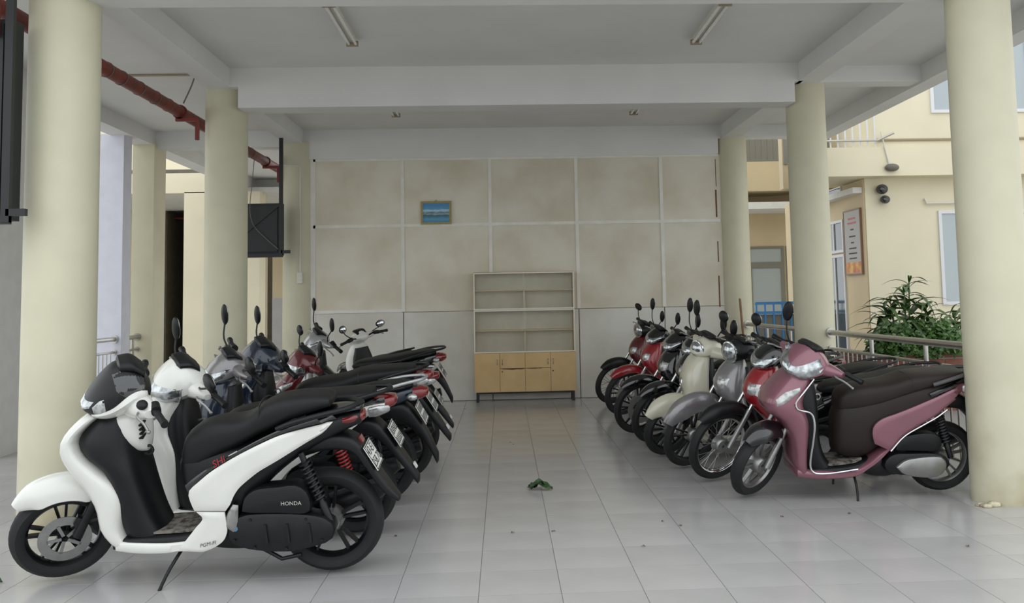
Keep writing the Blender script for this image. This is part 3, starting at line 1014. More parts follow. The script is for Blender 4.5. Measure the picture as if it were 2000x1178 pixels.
def wheel(B, name, cx, R, tw, rr, style, m_rim, steer=False, disc=0, drum=False):
    c = (cx, 0, R)
    p = [(rr - .004, tw * .62), (rr + .012, tw * .92), ((R + rr) / 2 + .005, tw), (R - .022, tw * .82), (R - .005, tw * .45), (R, 0)]
    prof = p + [(r, -y) for r, y in p[::-1][1:]]
    t = B.P(name, lathe_y(prof, 44, c), M_RUBBER, None, steer)
    gs = [lathe_y([(rr, tw * .66), (rr + .008, tw * .66), (rr + .008, -tw * .66), (rr, -tw * .66), (rr - .016, -tw * .35), (rr - .02, 0), (rr - .016, tw * .35)], 44, c),
          lathe_y([(.012, tw * .8), (.034, tw * .8), (.04, tw * .3), (.04, -tw * .3), (.034, -tw * .8), (.012, -tw * .8)], 20, c)]
    if style == 'cast':
        for k in range(5):
            for da in (-.16, .16):
                a = 2 * pi * k / 5 + .3
                p0 = (cx + .035 * math.cos(a + da * 1.2), 0, R + .035 * math.sin(a + da * 1.2))
                p1 = (cx + (rr - .008) * math.cos(a + da), 0, R + (rr - .008) * math.sin(a + da))
                dv = Vector(p1) - Vector(p0)
                gs.append(obox((Vector(p0) + Vector(p1)) / 2, dv, (0, 1, 0), dv.cross(Vector((0, 1, 0))), dv.length, tw * .55, .013))
        B.P('rim', join(*gs), m_rim, t, steer)
    else:
        B.P('rim', join(*gs), m_rim, t, steer)
        sp = []
        for k in range(28):
            a = 2 * pi * k / 28
            b = a + (.5 if k % 4 < 2 else -.5)
            yy = tw * (.55 if k % 2 else -.55)
            sp.append(tube([(cx + .045 * math.cos(b), yy, R + .045 * math.sin(b)), (cx + (rr - .01) * math.cos(a), 0, R + (rr - .01) * math.sin(a))], .0022, 5))
        B.P('spokes', join(*sp), M_DMETAL if m_rim is M_RIMB else M_METAL, t, steer)
    if drum:
        B.P('brake_drum', lathe_y([(.012, tw * 1.1), (.05, tw * 1.1), (.062, tw * .7), (.065, -tw * .7), (.05, -tw * 1.1), (.012, -tw * 1.1)], 28, c), M_METAL, t, steer)
    if disc:
        y = disc * (tw + .012)
        ro = rr * .68
        gs = [lathe_y([(ro, y - .002), (ro, y + .002), (ro * .62, y + .002), (ro * .62, y - .002)], 36, c)]
        for k in range(5):
            a = 2 * pi * k / 5
            gs.append(obox((cx + ro * .4 * math.cos(a), y, R + ro * .4 * math.sin(a)), (math.cos(a), 0, math.sin(a)), (0, 1, 0), (-math.sin(a), 0, math.cos(a)), ro * .55, .004, .016))
        B.P('brake_disc', join(*gs), M_METAL, t, steer)
        B.P('brake_caliper', plate([(cx - .055, R + .03), (cx - .09, R + .05), (cx - .10, R + .10), (cx - .07, R + .12), (cx - .045, R + .08)], y - .022, y + .026, .008), M_DMETAL, None, steer)
    return t

def mirror(B, sy, hx, hz, h=.17, out=.09, style='leaf', m_h=None, lean=0., m_stem=None):
    y0 = sy * .16
    yc = sy * (.16 + out)
    top = hz + h
    pts = [(hx, y0, hz), (hx + .015, y0 + (yc - y0) * .5, hz + h * .45), (hx - .01 + lean, yc, top)]
    rx, ry, rz = {'leaf': (.02, .043, .075), 'round': (.024, .056, .05), 'wide': (.024, .075, .046)}[style]
    cz = top + rz * .75
    c = (hx - .01 + lean, yc, cz)
    o = B.P('mirror', ball(c, rx, ry, rz), m_h or M_BLACKP, None, True)
    B.P('mirror_stem', tube(pts, .006, 6, 10), m_stem or M_BLACKP, o, True)
    B.P('mirror_glass', ball((c[0] - rx * .55, c[1], c[2]), rx * .55, ry * .86, rz * .88), M_MIRROR, o, True)

def bars(B, hx, hz, w=.36, drop=.015, back=.05, m_lever=None, grip_l=.115):
    m_lever = m_lever or M_METAL
    pts = [(hx - back, -w, hz - drop), (hx - .01, -.2, hz), (hx, 0, hz - .03), (hx - .01, .2, hz), (hx - back, w, hz - drop)]
    hb = B.P('handlebar', tube(pts, .011, 8, 20), M_DMETAL, None, True)
    for sy in (-1, 1):
        y1, y0 = sy * w, sy * (w - grip_l)
        xe, xi = hx - back, hx - back * .6
        B.P('grip', join(tube([(xi, y0, hz - drop * .5), (xe, y1, hz - drop)], .0175, 12), tube([(xi, y0 - sy * .004, hz - drop * .5), (xi, y0 + sy * .006, hz - drop * .5)], .024, 12),
                         tube([(xe, y1 - sy * .008, hz - drop), (xe - .002, y1 + sy * .016, hz - drop - .001)], .0195, 12)), M_BLACKP, hb, True)
        B.P('switch_housing', tube([(xi, y0 - sy * .06, hz), (xi, y0 - sy * .005, hz - drop * .4)], .025, 12), M_BLACKP, hb, True)
        lv = [(hx + .045, y0 - sy * .045, hz - .012), (hx + .06, y0 - sy * .0, hz - .018), (hx + .035, y0 + sy * .06, hz - .035), (hx + .022, y1 - sy * .005, hz - .055)]
        B.P('brake_lever', join(tube(lv, .0062, 6, 14), ball(lv[-1], .010, .010, .010, 8, 6)), m_lever, hb, True)
    return hb

def spring(B, p0, p1, r=.029, turns=9, m=None, name='shock_absorber'):
    p0, p1 = Vector(p0), Vector(p1)
    d = p1 - p0
    t = d.normalized()
    u = t.orthogonal().normalized()
    w = t.cross(u)
    n = turns * 10
    pts = [tuple(p0 + d * (.12 + .55 * i / n) + (u * math.cos(2 * pi * i / 10) + w * math.sin(2 * pi * i / 10)) * r) for i in range(n + 1)]
    o = B.P(name, tube([tuple(p0), tuple(p0 + d * .7), tuple(p0 + d * .72), tuple(p1)], [.016, .016, .021, .019], 10), M_DMETAL)
    B.P('coil_spring', tube(pts, .007, 5), m or M_BLACKP, o)

def number_plate(B, c, nrm, lines, par, w=.19, h=.14):
    n = Vector(nrm).normalized()
    u = Vector((0, -1, 0))
    v = n.cross(u).normalized()
    if v.z < 0:
        v = -v
    o = B.P('number_plate', obox(c, u, v, n, w, h, .004), M_PLATE, par, ang=0)
    c2 = Vector(c) + n * .0035
    fr = []
    for a, b, ww, hh in ((0, h / 2 - .005, w - .006, .004), (0, -h / 2 + .005, w - .006, .004), (w / 2 - .005, 0, .004, h - .01), (-w / 2 + .005, 0, .004, h - .01)):
        fr.append(obox(c2 + u * a + v * b, u, v, n, ww, hh, .002))
    ch = []
    if lines:
        for i, s in enumerate(lines):
            ch.append(lettering(s, .068, c2 + v * (.031 - .062 * i), u, v))
    else:
        rd = random.Random(str(c))
        for i in (0, 1):
            for k in range(5):
                ch.append(obox(c2 + v * (.031 - .062 * i) + u * (-.065 + k * .0325), u, v, n, .012, .043, .001))
                ch.append(obox(c2 + v * (.031 - .062 * i + rd.choice((-.018, 0, .018))) + u * (-.058 + k * .0325), u, v, n, .012, .008, .001))
    # plates hang under the part given as parent, so the print is joined to the border as one sub-part
    B.P('plate_print', join(*fr, *ch), M_INK, o if par is None else par, ang=0)

def stand(B, x, z, reach=.2, back=.09):
    B.P('side_stand', join(tube([(x, .10, z), (x + back * .5, .13 + reach * .35, z * .5), (x + back, .13 + reach * .6, .012 - .14 * (.13 + reach * .6))], .009, 8, 8),
                           tube([(x + back - .02, .13 + reach * .6, .01 - .14 * (.13 + reach * .6)), (x + back + .045, .13 + reach * .75, .012 - .14 * (.13 + reach * .75))], .009, 8)), M_BLACKP)

# ---------------------------------------------------------------- big white scooter of the left row
def big_scooter(label, loc, yaw, lean, steer):
    B = Bike(label, loc, yaw, lean, steer, 1., wb=1.385, trail=.075)
    W = M_WHITE
    wheel(B, 'rear_wheel', 0, .275, .058, .20, 'cast', M_RIMB, drum=True)
    wheel(B, 'front_wheel', 1.385, .254, .05, .186, 'cast', M_RIMB, True, disc=1)
    # fork and mudguard
    for sy in (-1, 1):
        a = B.on_axis(.26, .0, sy * .075)
        b = B.on_axis(.62, .0, sy * .075)
        B.P('fork_leg', tube([a, (a[0] * .55 + b[0] * .45, sy * .075, a[2] * .55 + b[2] * .45), b], [.026, .018], 10), M_DMETAL, None, True)
    B.P('front_mudguard', arch(1.385, .254, .298, 46, 142, .09, .11, tipw=.36), W, None, True)
    # leg shield
    apron = hullz([(.945, 1.05, 1.10, .07), (.91, 1.08, 1.18, .13), (.85, 1.165, 1.26, .175), (.77, 1.235, 1.315, .198), (.70, 1.215, 1.325, .202), (.61, 1.125, 1.29, .198),
                   (.53, 1.04, 1.235, .192), (.45, 1.01, 1.19, .187), (.40, 1.015, 1.17, .185), (.30, 1.03, 1.15, .18), (.22, 1.0, 1.09, .17), (.19, .98, 1.04, .15)], e=3.2)
    ap = B.P('leg_shield', apron, W)
    inner = hullz([(.90, 1.0, 1.12, .12), (.84, .985, 1.2, .16), (.76, .975, 1.26, .187), (.69, .965, 1.24, .19), (.6, .945, 1.14, .182), (.5, .92, 1.1, .17), (.36, .875, 1.08, .158), (.26, .83, 1.05, .15)], e=2.5)
    ip = B.P('inner_panel', inner, M_BLACKP)
    cp = B.P('centre_panel', hullz([(.91, .97, 1.12, .09), (.87, .945, 1.12, .135), (.80, .935, 1.14, .138), (.74, .93, 1.12, .115), (.69, .93, 1.08, .07), (.67, .935, 1.05, .03)], e=3.4), W)
    B.P('vent_slots', join(*[obox((.938, .075, .83 - .022 * k), (0, 1, -.3), (1, 0, 0), (0, .3, 1), .05, .02, .009) for k in range(4)]), M_BLACKP, cp)
    B.P('bag_hook', tube([(.955, .03, .69), (.92, .03, .70), (.905, .03, .675), (.92, .03, .655), (.95, .03, .66)], .007, 6, 14), M_BLACKP, ip)
    # front face lamps
    tr = bvh(apron)
    for sy in (-1, 1):
        B.P('turn_signal', ribbon([(sy * .05, .80), (sy * .11, .78), (sy * .165, .74)], [(sy * .05, .77), (sy * .11, .72), (sy * .16, .68)], front(tr, 1.25), 12, 4), M_CLEAR, ap)
    # floor
    B.P('floorboard', hullx([(1.08, .19, .25, .15), (1.0, .182, .262, .165), (.85, .178, .268, .17), (.70, .18, .275, .165), (.60, .2, .30, .14)], e=5), M_BLACKP)
    B.P('floor_mat', hullx([(.98, .262, .275, .12), (.85, .266, .282, .135), (.70, .27, .29, .13), (.64, .28, .3, .11)], e=6), M_MAT)
    sk = hullx([(1.06, .19, .25, .168), (.95, .178, .245, .18), (.80, .176, .24, .182), (.70, .19, .245, .18)], e=6)
    B.P('floor_skirt', sk, W)
    # rear body
    core = hullx([(.755, .55, .64, .07), (.72, .44, .72, .11), (.64, .30, .74, .135), (.5, .28, .73, .145), (.38, .42, .74, .15), (.25, .55, .78, .15), (.1, .66, .83, .14), (-.06, .745, .855, .11), (-.17, .79, .86, .07)], e=3)
    B.P('rear_body', core, M_BLACKP)
    seat = hullx([(.742, .585, .68, .085), (.715, .565, .765, .115), (.65, .585, .815, .135), (.56, .64, .838, .145), (.46, .69, .842, .15), (.39, .73, .865, .15), (.32, .765, .915, .15), (.24, .80, .945, .148),
                  (.13, .845, .957, .142), (.03, .875, .958, .128), (-.02, .89, .945, .105)], e=3.2)
    se = B.P('seat', seat, M_VINYL)
    B.P('seat_piping', tube([(.33, -.147, .85), (.33, -.13, .905), (.335, 0, .925), (.33, .13, .905), (.33, .147, .85)], .004, 6, 20), M_BLACKP, se)
    tree = bvh(core, seat)
    yf = lambda x, z: .175 - .035 * max(0, min(1, (.5 - x) / .5)) - (.03 if x < 0 else 0)
    for sy in (1, -1):
        pr = side(tree, sy, yf)
        sp = B.P('side_panel', ribbon([(.655, .40), (.675, .45), (.68, .50), (.63, .548), (.568, .598), (.49, .646), (.409, .689), (.31, .735), (.22, .771), (.1, .80), (-.01, .822), (-.04, .823)],
                                  [(.50, .395), (.475, .43), (.465, .455), (.452, .48), (.43, .51), (.39, .545), (.33, .59), (.28, .618), (.223, .65), (.098, .724), (0, .78), (-.035, .817)], pr, 34, 8, .012, .02), W)
        fp = B.P('lower_panel', ribbon([(.745, .196), (.72, .228), (.69, .265), (.65, .315), (.615, .36), (.645, .395)], [(.62, .186), (.57, .205), (.526, .232), (.505, .258), (.495, .30), (.505, .39)], side(tree, sy, .178), 16, 6, .012, .02), W)
        B.P('peg_cover', ribbon([(.515, .315), (.49, .385), (.465, .425)], [(.452, .27), (.443, .33), (.437, .42)], side(tree, sy, .168), 10, 4, .016, .02), M_METAL)
        B.P('seat_side_trim', ribbon([(.70, .53), (.62, .592), (.465, .682), (.254, .785), (.06, .85), (-.03, .862)], [(.685, .49), (.57, .60), (.41, .692), (.22, .775), (.0, .826), (-.06, .835)], side(tree, sy, lambda x, z: yf(x, z) - .006), 24, 4, .008, .016), M_GLOSSB)
        if sy == 1:
            ax = Vector((-.86, 0, .42)).normalized()
            B.P('model_script', lettering('SHi', .05, (.525, .190, .650), (-.88, 0, .47), (.47, 0, .88), .3), M_REDINK, sp)
            B.P('silver_dash', obox((.452, .186, .692), (-.88, 0, .47), (.47, 0, .88), (0, 1, 0), .05, .005, .002), M_SILVINK, sp)
            B.P('injection_script', lettering('PGM-FI', .027, (.59, .196, .232), (-.97, 0, .2), (.2, 0, .97), .3), M_INK, fp)
    # tail
    B.P('grab_rail', join(*[tube([(.24, sy * .14, .80), (.16, sy * .165, .835), (.02, sy * .155, .868), (-.10, sy * .11, .885), (-.175, sy * .0, .895)], .014, 8, 18) for sy in (-1, 1)]), M_BLACKP)
    tl = hullx([(-.085, .785, .845, .108), (-.13, .785, .85, .095), (-.18, .80, .855, .06)], e=3, tb=.3)
    B.P('tail_light', tl, M_REDL)
    B.P('tail_cover', hullx([(.1, .82, .86, .12), (-.05, .845, .885, .105), (-.17, .862, .89, .06)], e=3), M_GLOSSB)
    # rear guard with plate
    gd = B.P('rear_mudguard', join(hullx([(.14, .62, .72, .08), (.0, .655, .75, .085), (-.12, .64, .73, .085), (-.19, .55, .66, .078), (-.25, .46, .55, .07), (-.31, .39, .46, .06), (-.355, .365, .40, .045)], e=3.5)), M_BLACKP)
    number_plate(B, (-.225, 0, .615), (-.86, 0, .52), ('43-E1', '258.70'), gd)
    B.P('plate_reflector', obox((-.165, 0, .70), (0, 1, 0), (.5, 0, .86), (-.86, 0, .5), .06, .035, .012), M_REDL, gd)
    # engine
    en = B.P('engine_case', plate(spl([(.50, .30), (.44, .36), (.36, .375), (.10, .365), (-.01, .335), (-.045, .285), (-.02, .22), (.08, .185), (.20, .165), (.40, .185), (.49, .23), (.50, .30)], 30)[:-1], .055, .175, .022), M_DMETAL)
    ab = B.P('air_cleaner', plate(spl([(.425, .385), (.41, .455), (.355, .50), (.24, .512), (.145, .518), (.09, .48), (.07, .40), (.09, .365), (.25, .37), (.42, .375)], 26)[:-1], .05, .178, .02), M_BLACKP)
    B.P('maker_script', lettering('HONDA', .028, (.17, .181, .425), (-1, 0, .0), (0, 0, 1)), M_SILVINK, ab)
    eb = B.P('engine_emblem', cyl_y((.455, .30), .013, .17, .178, 16), M_BLUEINK, en)
    B.P('case_ribs', join(*[obox((.30 - .11 * k, .178, .27), (.1, 0, 1), (0, 1, 0), (1, 0, -.1), .10, .012, .012) for k in range(3)], *[cyl_y((x, z), .007, .17, .183, 8) for x, z in ((.46, .24), (.38, .345), (.1, .34), (.02, .23), (.2, .19), (.36, .2))]), M_DMETAL, en)
    B.P('belly', hullx([(.66, .18, .27, .09), (.55, .15, .30, .1), (.40, .15, .32, .1), (.28, .2, .32, .08)], e=3), M_DMETAL)
    B.P('exhaust_muffler', tube([(.35, -.10, .20), (.22, -.16, .22), (.10, -.175, .27), (-.22, -.175, .37), (-.26, -.175, .385)], [.02, .03, .058, .058, .04], 14), M_DMETAL)
    spring(B, (.125, .13, .67), (-.02, .13, .30))
    B.P('swing_link', tube([(-.0, .12, .275), (.06, .13, .30)], .03, 12), M_METAL)
    stand(B, .74, .19, .22, .10)
    B.P('centre_stand', tube([(.36, .09, .17), (.24, .11, .11), (.14, .11, .13)], .011, 8), M_BLACKP)
    # handlebar group
    cowl = hullx([(1.235, .935, .985, .07), (1.20, .905, 1.04, .125), (1.14, .89, 1.11, .165), (1.08, .90, 1.155, .178), (1.02, .92, 1.16, .17), (.96, .95, 1.12, .14), (.93, .965, 1.06, .09)], e=2.6, tt=.4, tb=.2)
    cw = B.P('handlebar_cover', cowl, M_BLACKP, None, True)
    tr = bvh(cowl)
    B.P('headlight', ribbon([(-.09, .975), (-.05, .958), (0, .95), (.05, .958), (.09, .975)], [(-.10, 1.01), (-.05, 1.0), (0, .995), (.05, 1.0), (.10, 1.01)], front(tr, 1.18), 16, 5), M_LENS, cw, True)
    for sy in (-1, 1):
        B.P('cover_lens', ribbon([(1.205, .985), (1.17, 1.02), (1.15, 1.03)], [(1.20, .955), (1.17, .95), (1.145, .965)], side(tr, sy, .06), 8, 4), M_CLEAR, cw, True)
        B.P('visor_window', ribbon([(1.10, 1.13), (1.04, 1.145), (.98, 1.12), (.95, 1.08)], [(1.09, 1.07), (1.04, 1.03), (.99, 1.02), (.96, 1.03)], side(tr, sy, .05), 14, 4, .003), M_SMOKE, cw, True)
    for sy in (-1, 1):
        B.P('cover_wing', ribbon([(1.21, .945), (1.12, .985), (1.03, 1.045), (.975, 1.05), (.945, 1.03)], [(1.205, .925), (1.12, .905), (1.03, .915), (.975, .94), (.94, .97)], side(tr, sy, .09), 18, 5, .016, .03), W, cw, True)
    B.P('rear_cover', join(hully([(-.25, .95, .965, .03, .022), (-.2, .97, .965, .055, .045), (-.1, 1.0, .955, .075, .065), (0, 1.01, .955, .08, .07), (.1, 1.0, .955, .075, .065), (.2, .97, .965, .055, .045), (.25, .95, .965, .03, .022)])), W, None, True)
    hb = bars(B, .955, .985, .37, .02, .05)
    for sy in (-1, 1):
        B.P('fluid_reservoir', ball((.985, sy * .225, 1.012), .028, .034, .024, 14, 8), M_BLACKP, hb, True)
    B.P('instrument_panel', hullx([(1.06, 1.13, 1.18, .08), (1.0, 1.12, 1.175, .09), (.95, 1.08, 1.13, .08)], e=3), M_BLACKP, None, True)
    return B
big_scooter('white scooter with black seat, white side sweep and readable number plate', (-.927, 5.06), 0, 8, 30)

# ---------------------------------------------------------------- ordinary step-through scooters
def step_scooter(label, loc, yaw=0, lean=8, steer=32, scale=1., body=None, apron_m=None, inner_m=None, fender_m=None, cowl_m=None, seat_m=None, tail_m=None,
                 rim=None, style='cast', shape='vision', lamp_shape='vee', trim=None, mirrors=(('leaf', 1, .17, .09), ('leaf', -1, .17, .09)), mirror_m=None, plate_lines=None,
                 cvt_m=None, disc=0, rack=None, badge=False, signal='almond', spring_m=None):
    B = Bike(label, loc, yaw, lean, steer, scale, wb=1.33, trail=.07)
    apron_m = apron_m or body
    inner_m = inner_m or M_BLACKP
    fender_m = fender_m or body
    cowl_m = cowl_m or body
    seat_m = seat_m or M_VINYL
    tail_m = tail_m or body
    rim = rim or M_METAL
    wheel(B, 'rear_wheel', 0, .25, .05, .185, style, rim, drum=True)
    wheel(B, 'front_wheel', 1.33, .25, .045, .188, style, rim, True, disc=disc, drum=not disc)
    for sy in (-1, 1):
        a = B.on_axis(.24, .03, sy * .07)
        b = B.on_axis(.60, .03, sy * .07)
        B.P('fork_leg', tube([a, (a[0] * .5 + b[0] * .5, sy * .07, a[2] * .5 + b[2] * .5), b], [.024, .016], 10), M_METAL, None, True)
    B.P('front_mudguard', arch(1.33, .25, .288, 52 if shape != 'retro' else 34, 150, .085, .085 if shape != 'retro' else .12, tipw=.45), fender_m, None, True)
    if shape == 'retro':
        ast = [(.95, .97, 1.03, .06), (.91, .96, 1.08, .13), (.85, .965, 1.14, .17), (.75, .97, 1.19, .2), (.65, .97, 1.205, .215), (.55, .97, 1.19, .215), (.45, .975, 1.15, .205), (.35, .98, 1.11, .195), (.25, .985, 1.08, .185), (.18, .97, 1.05, .165)]
    else:
        ast = [(.93, .97, 1.05, .07), (.89, .96, 1.11, .13), (.83, .955, 1.18, .165), (.75, .99, 1.25, .19), (.68, 1.01, 1.282, .2), (.62, .985, 1.265, .2), (.555, .967, 1.185, .192), (.47, .972, 1.125, .187),
               (.35, .985, 1.095, .182), (.24, .985, 1.085, .178), (.17, .97, 1.05, .165)]
    apron = hullz(ast, e=2.9)
    ap = B.P('leg_shield', apron, apron_m)
    inner = hullz([(.87, .925, 1.04, .10), (.78, .915, 1.08, .14), (.66, .90, 1.08, .16), (.55, .895, 1.05, .162), (.42, .885, 1.04, .158), (.30, .85, 1.03, .155), (.22, .79, 1.02, .15)], e=2.4)
    ip = B.P('inner_panel', inner, inner_m)
    B.P('bag_hook', tube([(.905, .0, .70), (.875, 0, .71), (.86, 0, .69), (.875, 0, .67), (.90, 0, .675)], .006, 6, 12), M_METAL, ip)
    tr = bvh(apron)
    if signal == 'almond':
        for sy in (-1, 1):
            B.P('turn_signal', ribbon([(1.06, .80), (1.12, .785), (1.17, .765), (1.225, .72)], [(1.06, .775), (1.12, .735), (1.17, .70), (1.22, .675)], side(tr, sy, .02), 14, 5), M_CLEAR, ap)
    elif signal == 'front':
        for sy in (-1, 1):
            B.P('turn_signal', ribbon([(sy * .07, .74), (sy * .12, .76), (sy * .165, .77)], [(sy * .07, .69), (sy * .12, .69), (sy * .165, .72)], front(tr, 1.1), 12, 4), M_CLEAR, ap)
    if badge:
        ring = [(.032 * math.cos(a), .65 + .045 * math.sin(a)) for a in [2 * pi * k / 20 for k in range(21)]]
        f3 = front(tr, 1.2)
        B.P('badge_ring', tube([f3(p, .004) for p in ring], .006, 6), M_CHROME, ap)
        B.P('badge_disc', ribbon([(-.028, .65), (-.015, .68), (.015, .68), (.028, .65)], [(-.028, .65), (-.015, .62), (.015, .62), (.028, .65)], f3, 10, 4), M_GREYP, ap)
        B.P('badge_mark', join(*[tube([f3((-.016, .64 + k * .014), .008), f3((.016, .65 + k * .014), .008)], .004, 5) for k in range(2)]), M_CHROME, ap)
    if trim:
        for sy in (-1, 1):
            pts = [(.95, .13, .845), (1.03, .18, .775), (1.095, .198, .70), (1.085, .202, .66), (.99, .198, .625), (.966, .197, .55), (.975, .193, .42), (.99, .188, .30), (.985, .186, .235), (.955, .187, .208), (.85, .187, .205), (.66, .187, .228)]
            B.P('edge_trim', tube([(x, sy * y, z) for x, y, z in pts], .007, 6, 60), trim)
    B.P('floorboard', hullx([(1.06, .165, .225, .15), (.95, .16, .23, .16), (.8, .16, .235, .165), (.64, .17, .25, .15), (.55, .2, .28, .12)], e=5), M_BLACKP)
    B.P('floor_mat', hullx([(.93, .23, .243, .115), (.8, .234, .25, .13), (.66, .245, .265, .12), (.6, .26, .28, .10)], e=6), M_MAT)
    B.P('floor_skirt', hullx([(1.07, .165, .235, .165), (.95, .152, .222, .18), (.78, .152, .218, .182), (.66, .165, .225, .178), (.57, .215, .265, .17), (.5, .26, .32, .165), (.43, .33, .37, .158)], e=5), body)
    core = hullx([(.775, .31, .60, .07), (.735, .285, .66, .115), (.66, .265, .70, .135), (.57, .275, .725, .145), (.48, .335, .75, .148), (.4, .40, .775, .15), (.3, .48, .79, .15), (.1, .60, .80, .138), (-.1, .70, .82, .1), (-.2, .76, .825, .06)], e=3)
    B.P('rear_body', core, seat_m if seat_m is M_VINYL_BR else M_BLACKP)
    seat = hullx([(.755, .60, .70, .075), (.725, .595, .745, .105), (.65, .60, .775, .128), (.53, .62, .795, .14), (.42, .655, .808, .148), (.34, .685, .828, .15), (.26, .71, .853, .15), (.1, .765, .865, .145), (-.05, .80, .872, .125), (-.125, .82, .868, .095)], e=3.2)
    se = B.P('seat', seat, seat_m)
    B.P('seat_piping', tube([(.27, -.15, .78), (.27, -.13, .83), (.275, 0, .848), (.27, .13, .83), (.27, .15, .78)], .004, 6, 18), M_BLACKP, se)
    tree = bvh(core, seat)
    yf = lambda x, z: .165 - .03 * max(0, min(1, (.4 - x) / .5)) - (.035 if x < -.05 else 0)
    for sy in (1, -1):
        B.P('side_panel', ribbon([(.535, .395), (.55, .45), (.545, .51), (.515, .545), (.472, .571), (.39, .598), (.303, .627), (.2, .665), (.097, .705), (-.0, .747), (-.097, .785), (-.2, .802)],
                                 [(.43, .345), (.41, .365), (.385, .395), (.36, .425), (.335, .447), (.27, .487), (.2, .525), (.107, .573), (.03, .63), (-.05, .69), (-.098, .725), (-.2, .78)], side(tree, sy, yf), 34, 8, .01, .02), body)
        B.P('tail_trim', ribbon([(.15, .73), (.03, .775), (-.1, .815), (-.2, .835)], [(.13, .705), (.02, .745), (-.1, .79), (-.2, .805)], side(tree, sy, yf), 14, 4, .012, .02), M_GLOSSB)
        if trim:
            B.P('panel_trim', tube([(x, sy * y, z) for x, y, z in ((.43, .182, .345), (.335, .18, .445), (.2, .175, .52), (.107, .17, .568), (.03, .165, .62))], .006, 6, 24), trim)
    B.P('grab_rail', join(*[tube([(.12, sy * .145, .79), (.02, sy * .16, .825), (-.1, sy * .13, .85), (-.2, sy * .07, .865), (-.225, 0, .868)], .014, 8, 18) for sy in (-1, 1)]), rack or M_GREYP)
    tl = B.P('tail_light', hullx([(-.13, .735, .825, .105), (-.19, .745, .83, .092), (-.25, .77, .83, .06)], e=3), M_REDL)
    for sy in (-1, 1):
        B.P('turn_signal', hullx([(-.11, .72, .78, .02), (-.16, .725, .79, .022), (-.22, .75, .79, .012)], e=3), M_CLEAR, tl).location = (0, sy * .105 * scale, 0)
    gd = B.P('rear_mudguard', hullx([(.12, .58, .66, .075), (0, .60, .69, .08), (-.12, .585, .70, .085), (-.2, .52, .63, .08), (-.27, .43, .52, .07), (-.33, .35, .43, .06), (-.375, .29, .35, .045)], e=3.5), M_BLACKP)
    number_plate(B, (-.25, 0, .595), (-.85, 0, .53), plate_lines, gd)
    B.P('plate_reflector', obox((-.36, 0, .40), (0, 1, 0), (.5, 0, .86), (-.86, 0, .5), .035, .035, .01), M_WHITEINK, gd)
    # drive unit
    cv = B.P('engine_case', plate(spl([(.45, .27), (.40, .31), (.28, .315), (.1, .31), (.02, .28), (-.01, .235), (.02, .19), (.12, .165), (.28, .155), (.42, .18), (.46, .225), (.45, .27)], 30)[:-1], .05, .15, .02), M_DMETAL)
    cm = cvt_m or M_DMETAL
    B.P('transmission_cover', join(plate(spl([(.385, .225), (.34, .265), (.28, .285), (.08, .295), (.035, .26), (.03, .21), (.06, .17), (.11, .145), (.26, .155), (.34, .18), (.385, .225)], 28)[:-1], .14, .175, .016)), cm, cv)
    B.P('air_cleaner', plate(spl([(.38, .335), (.37, .40), (.3, .44), (.14, .455), (.07, .43), (.05, .37), (.08, .325), (.2, .325), (.38, .335)], 24)[:-1], .05, .15, .02), M_BLACKP)
    B.P('belly', hullx([(.6, .16, .25, .09), (.5, .13, .28, .1), (.38, .13, .3, .1), (.28, .18, .3, .08)], e=3), M_DMETAL)
    B.P('exhaust_muffler', tube([(.3, -.10, .18), (.2, -.15, .2), (.1, -.17, .24), (-.2, -.17, .34), (-.24, -.17, .355)], [.02, .028, .052, .052, .036], 14), M_DMETAL)
    spring(B, (.08, .12, .60), (-.02, .12, .27), m=spring_m)
    stand(B, .66, .18, .2, .02)
    # handlebar cover
    if lamp_shape == 'round':
        cst = [(1.13, .93, .97, .06), (1.10, .90, 1.02, .10), (1.04, .88, 1.06, .125), (.97, .89, 1.075, .14), (.91, .915, 1.05, .12), (.87, .94, 1.01, .07)]
    else:
        cst = [(1.155, .905, .955, .055), (1.13, .88, 1.005, .115), (1.08, .862, 1.06, .16), (1.01, .868, 1.10, .182), (.95, .885, 1.085, .17), (.895, .915, 1.04, .12), (.87, .93, 1.01, .08)]
    cowl = hullx(cst, e=2.6, tt=.5, tb=.3)
    cw = B.P('handlebar_cover', join(cowl, hully([(-.26, .93, .965, .02, .018), (-.2, .95, .965, .045, .035), (-.1, .98, .96, .06, .055), (0, .99, .96, .06, .055), (.1, .98, .96, .06, .055), (.2, .95, .965, .045, .035), (.26, .93, .965, .02, .018)])), cowl_m, None, True)
    tr = bvh(cowl)
    ff = front(tr, 1.05)
    if lamp_shape == 'vee':
        hl = ribbon([(-.135, 1.065), (-.09, 1.02), (-.045, .985), (0, .97), (.045, .985), (.09, 1.02), (.135, 1.065)], [(-.165, .98), (-.125, .905), (-.06, .87), (0, .864), (.06, .87), (.125, .905), (.165, .98)], ff, 26, 6)
    elif lamp_shape == 'mask':
        hl = ribbon([(-.17, .995), (-.11, .99), (-.05, .985), (0, .98), (.05, .985), (.11, .99), (.17, .995)], [(-.168, .945), (-.135, .90), (-.07, .875), (0, .868), (.07, .875), (.135, .90), (.168, .945)], ff, 26, 6)
    else:
        hl = join(ball((1.085, 0, .965), .05, .082, .075, 22, 12))
    h = B.P('headlight', hl, M_LENS, cw, True)
    if lamp_shape == 'round':
        B.P('headlight_ring', tube([(1.092, .083 * math.cos(a), .965 + .076 * math.sin(a)) for a in [2 * pi * k / 28 for k in range(29)]], .009, 6), M_CHROME, cw, True)
    B.P('instrument_panel', hullx([(1.02, 1.07, 1.11, .08), (.96, 1.06, 1.105, .09), (.91, 1.02, 1.06, .08)], e=3), M_BLACKP, None, True)
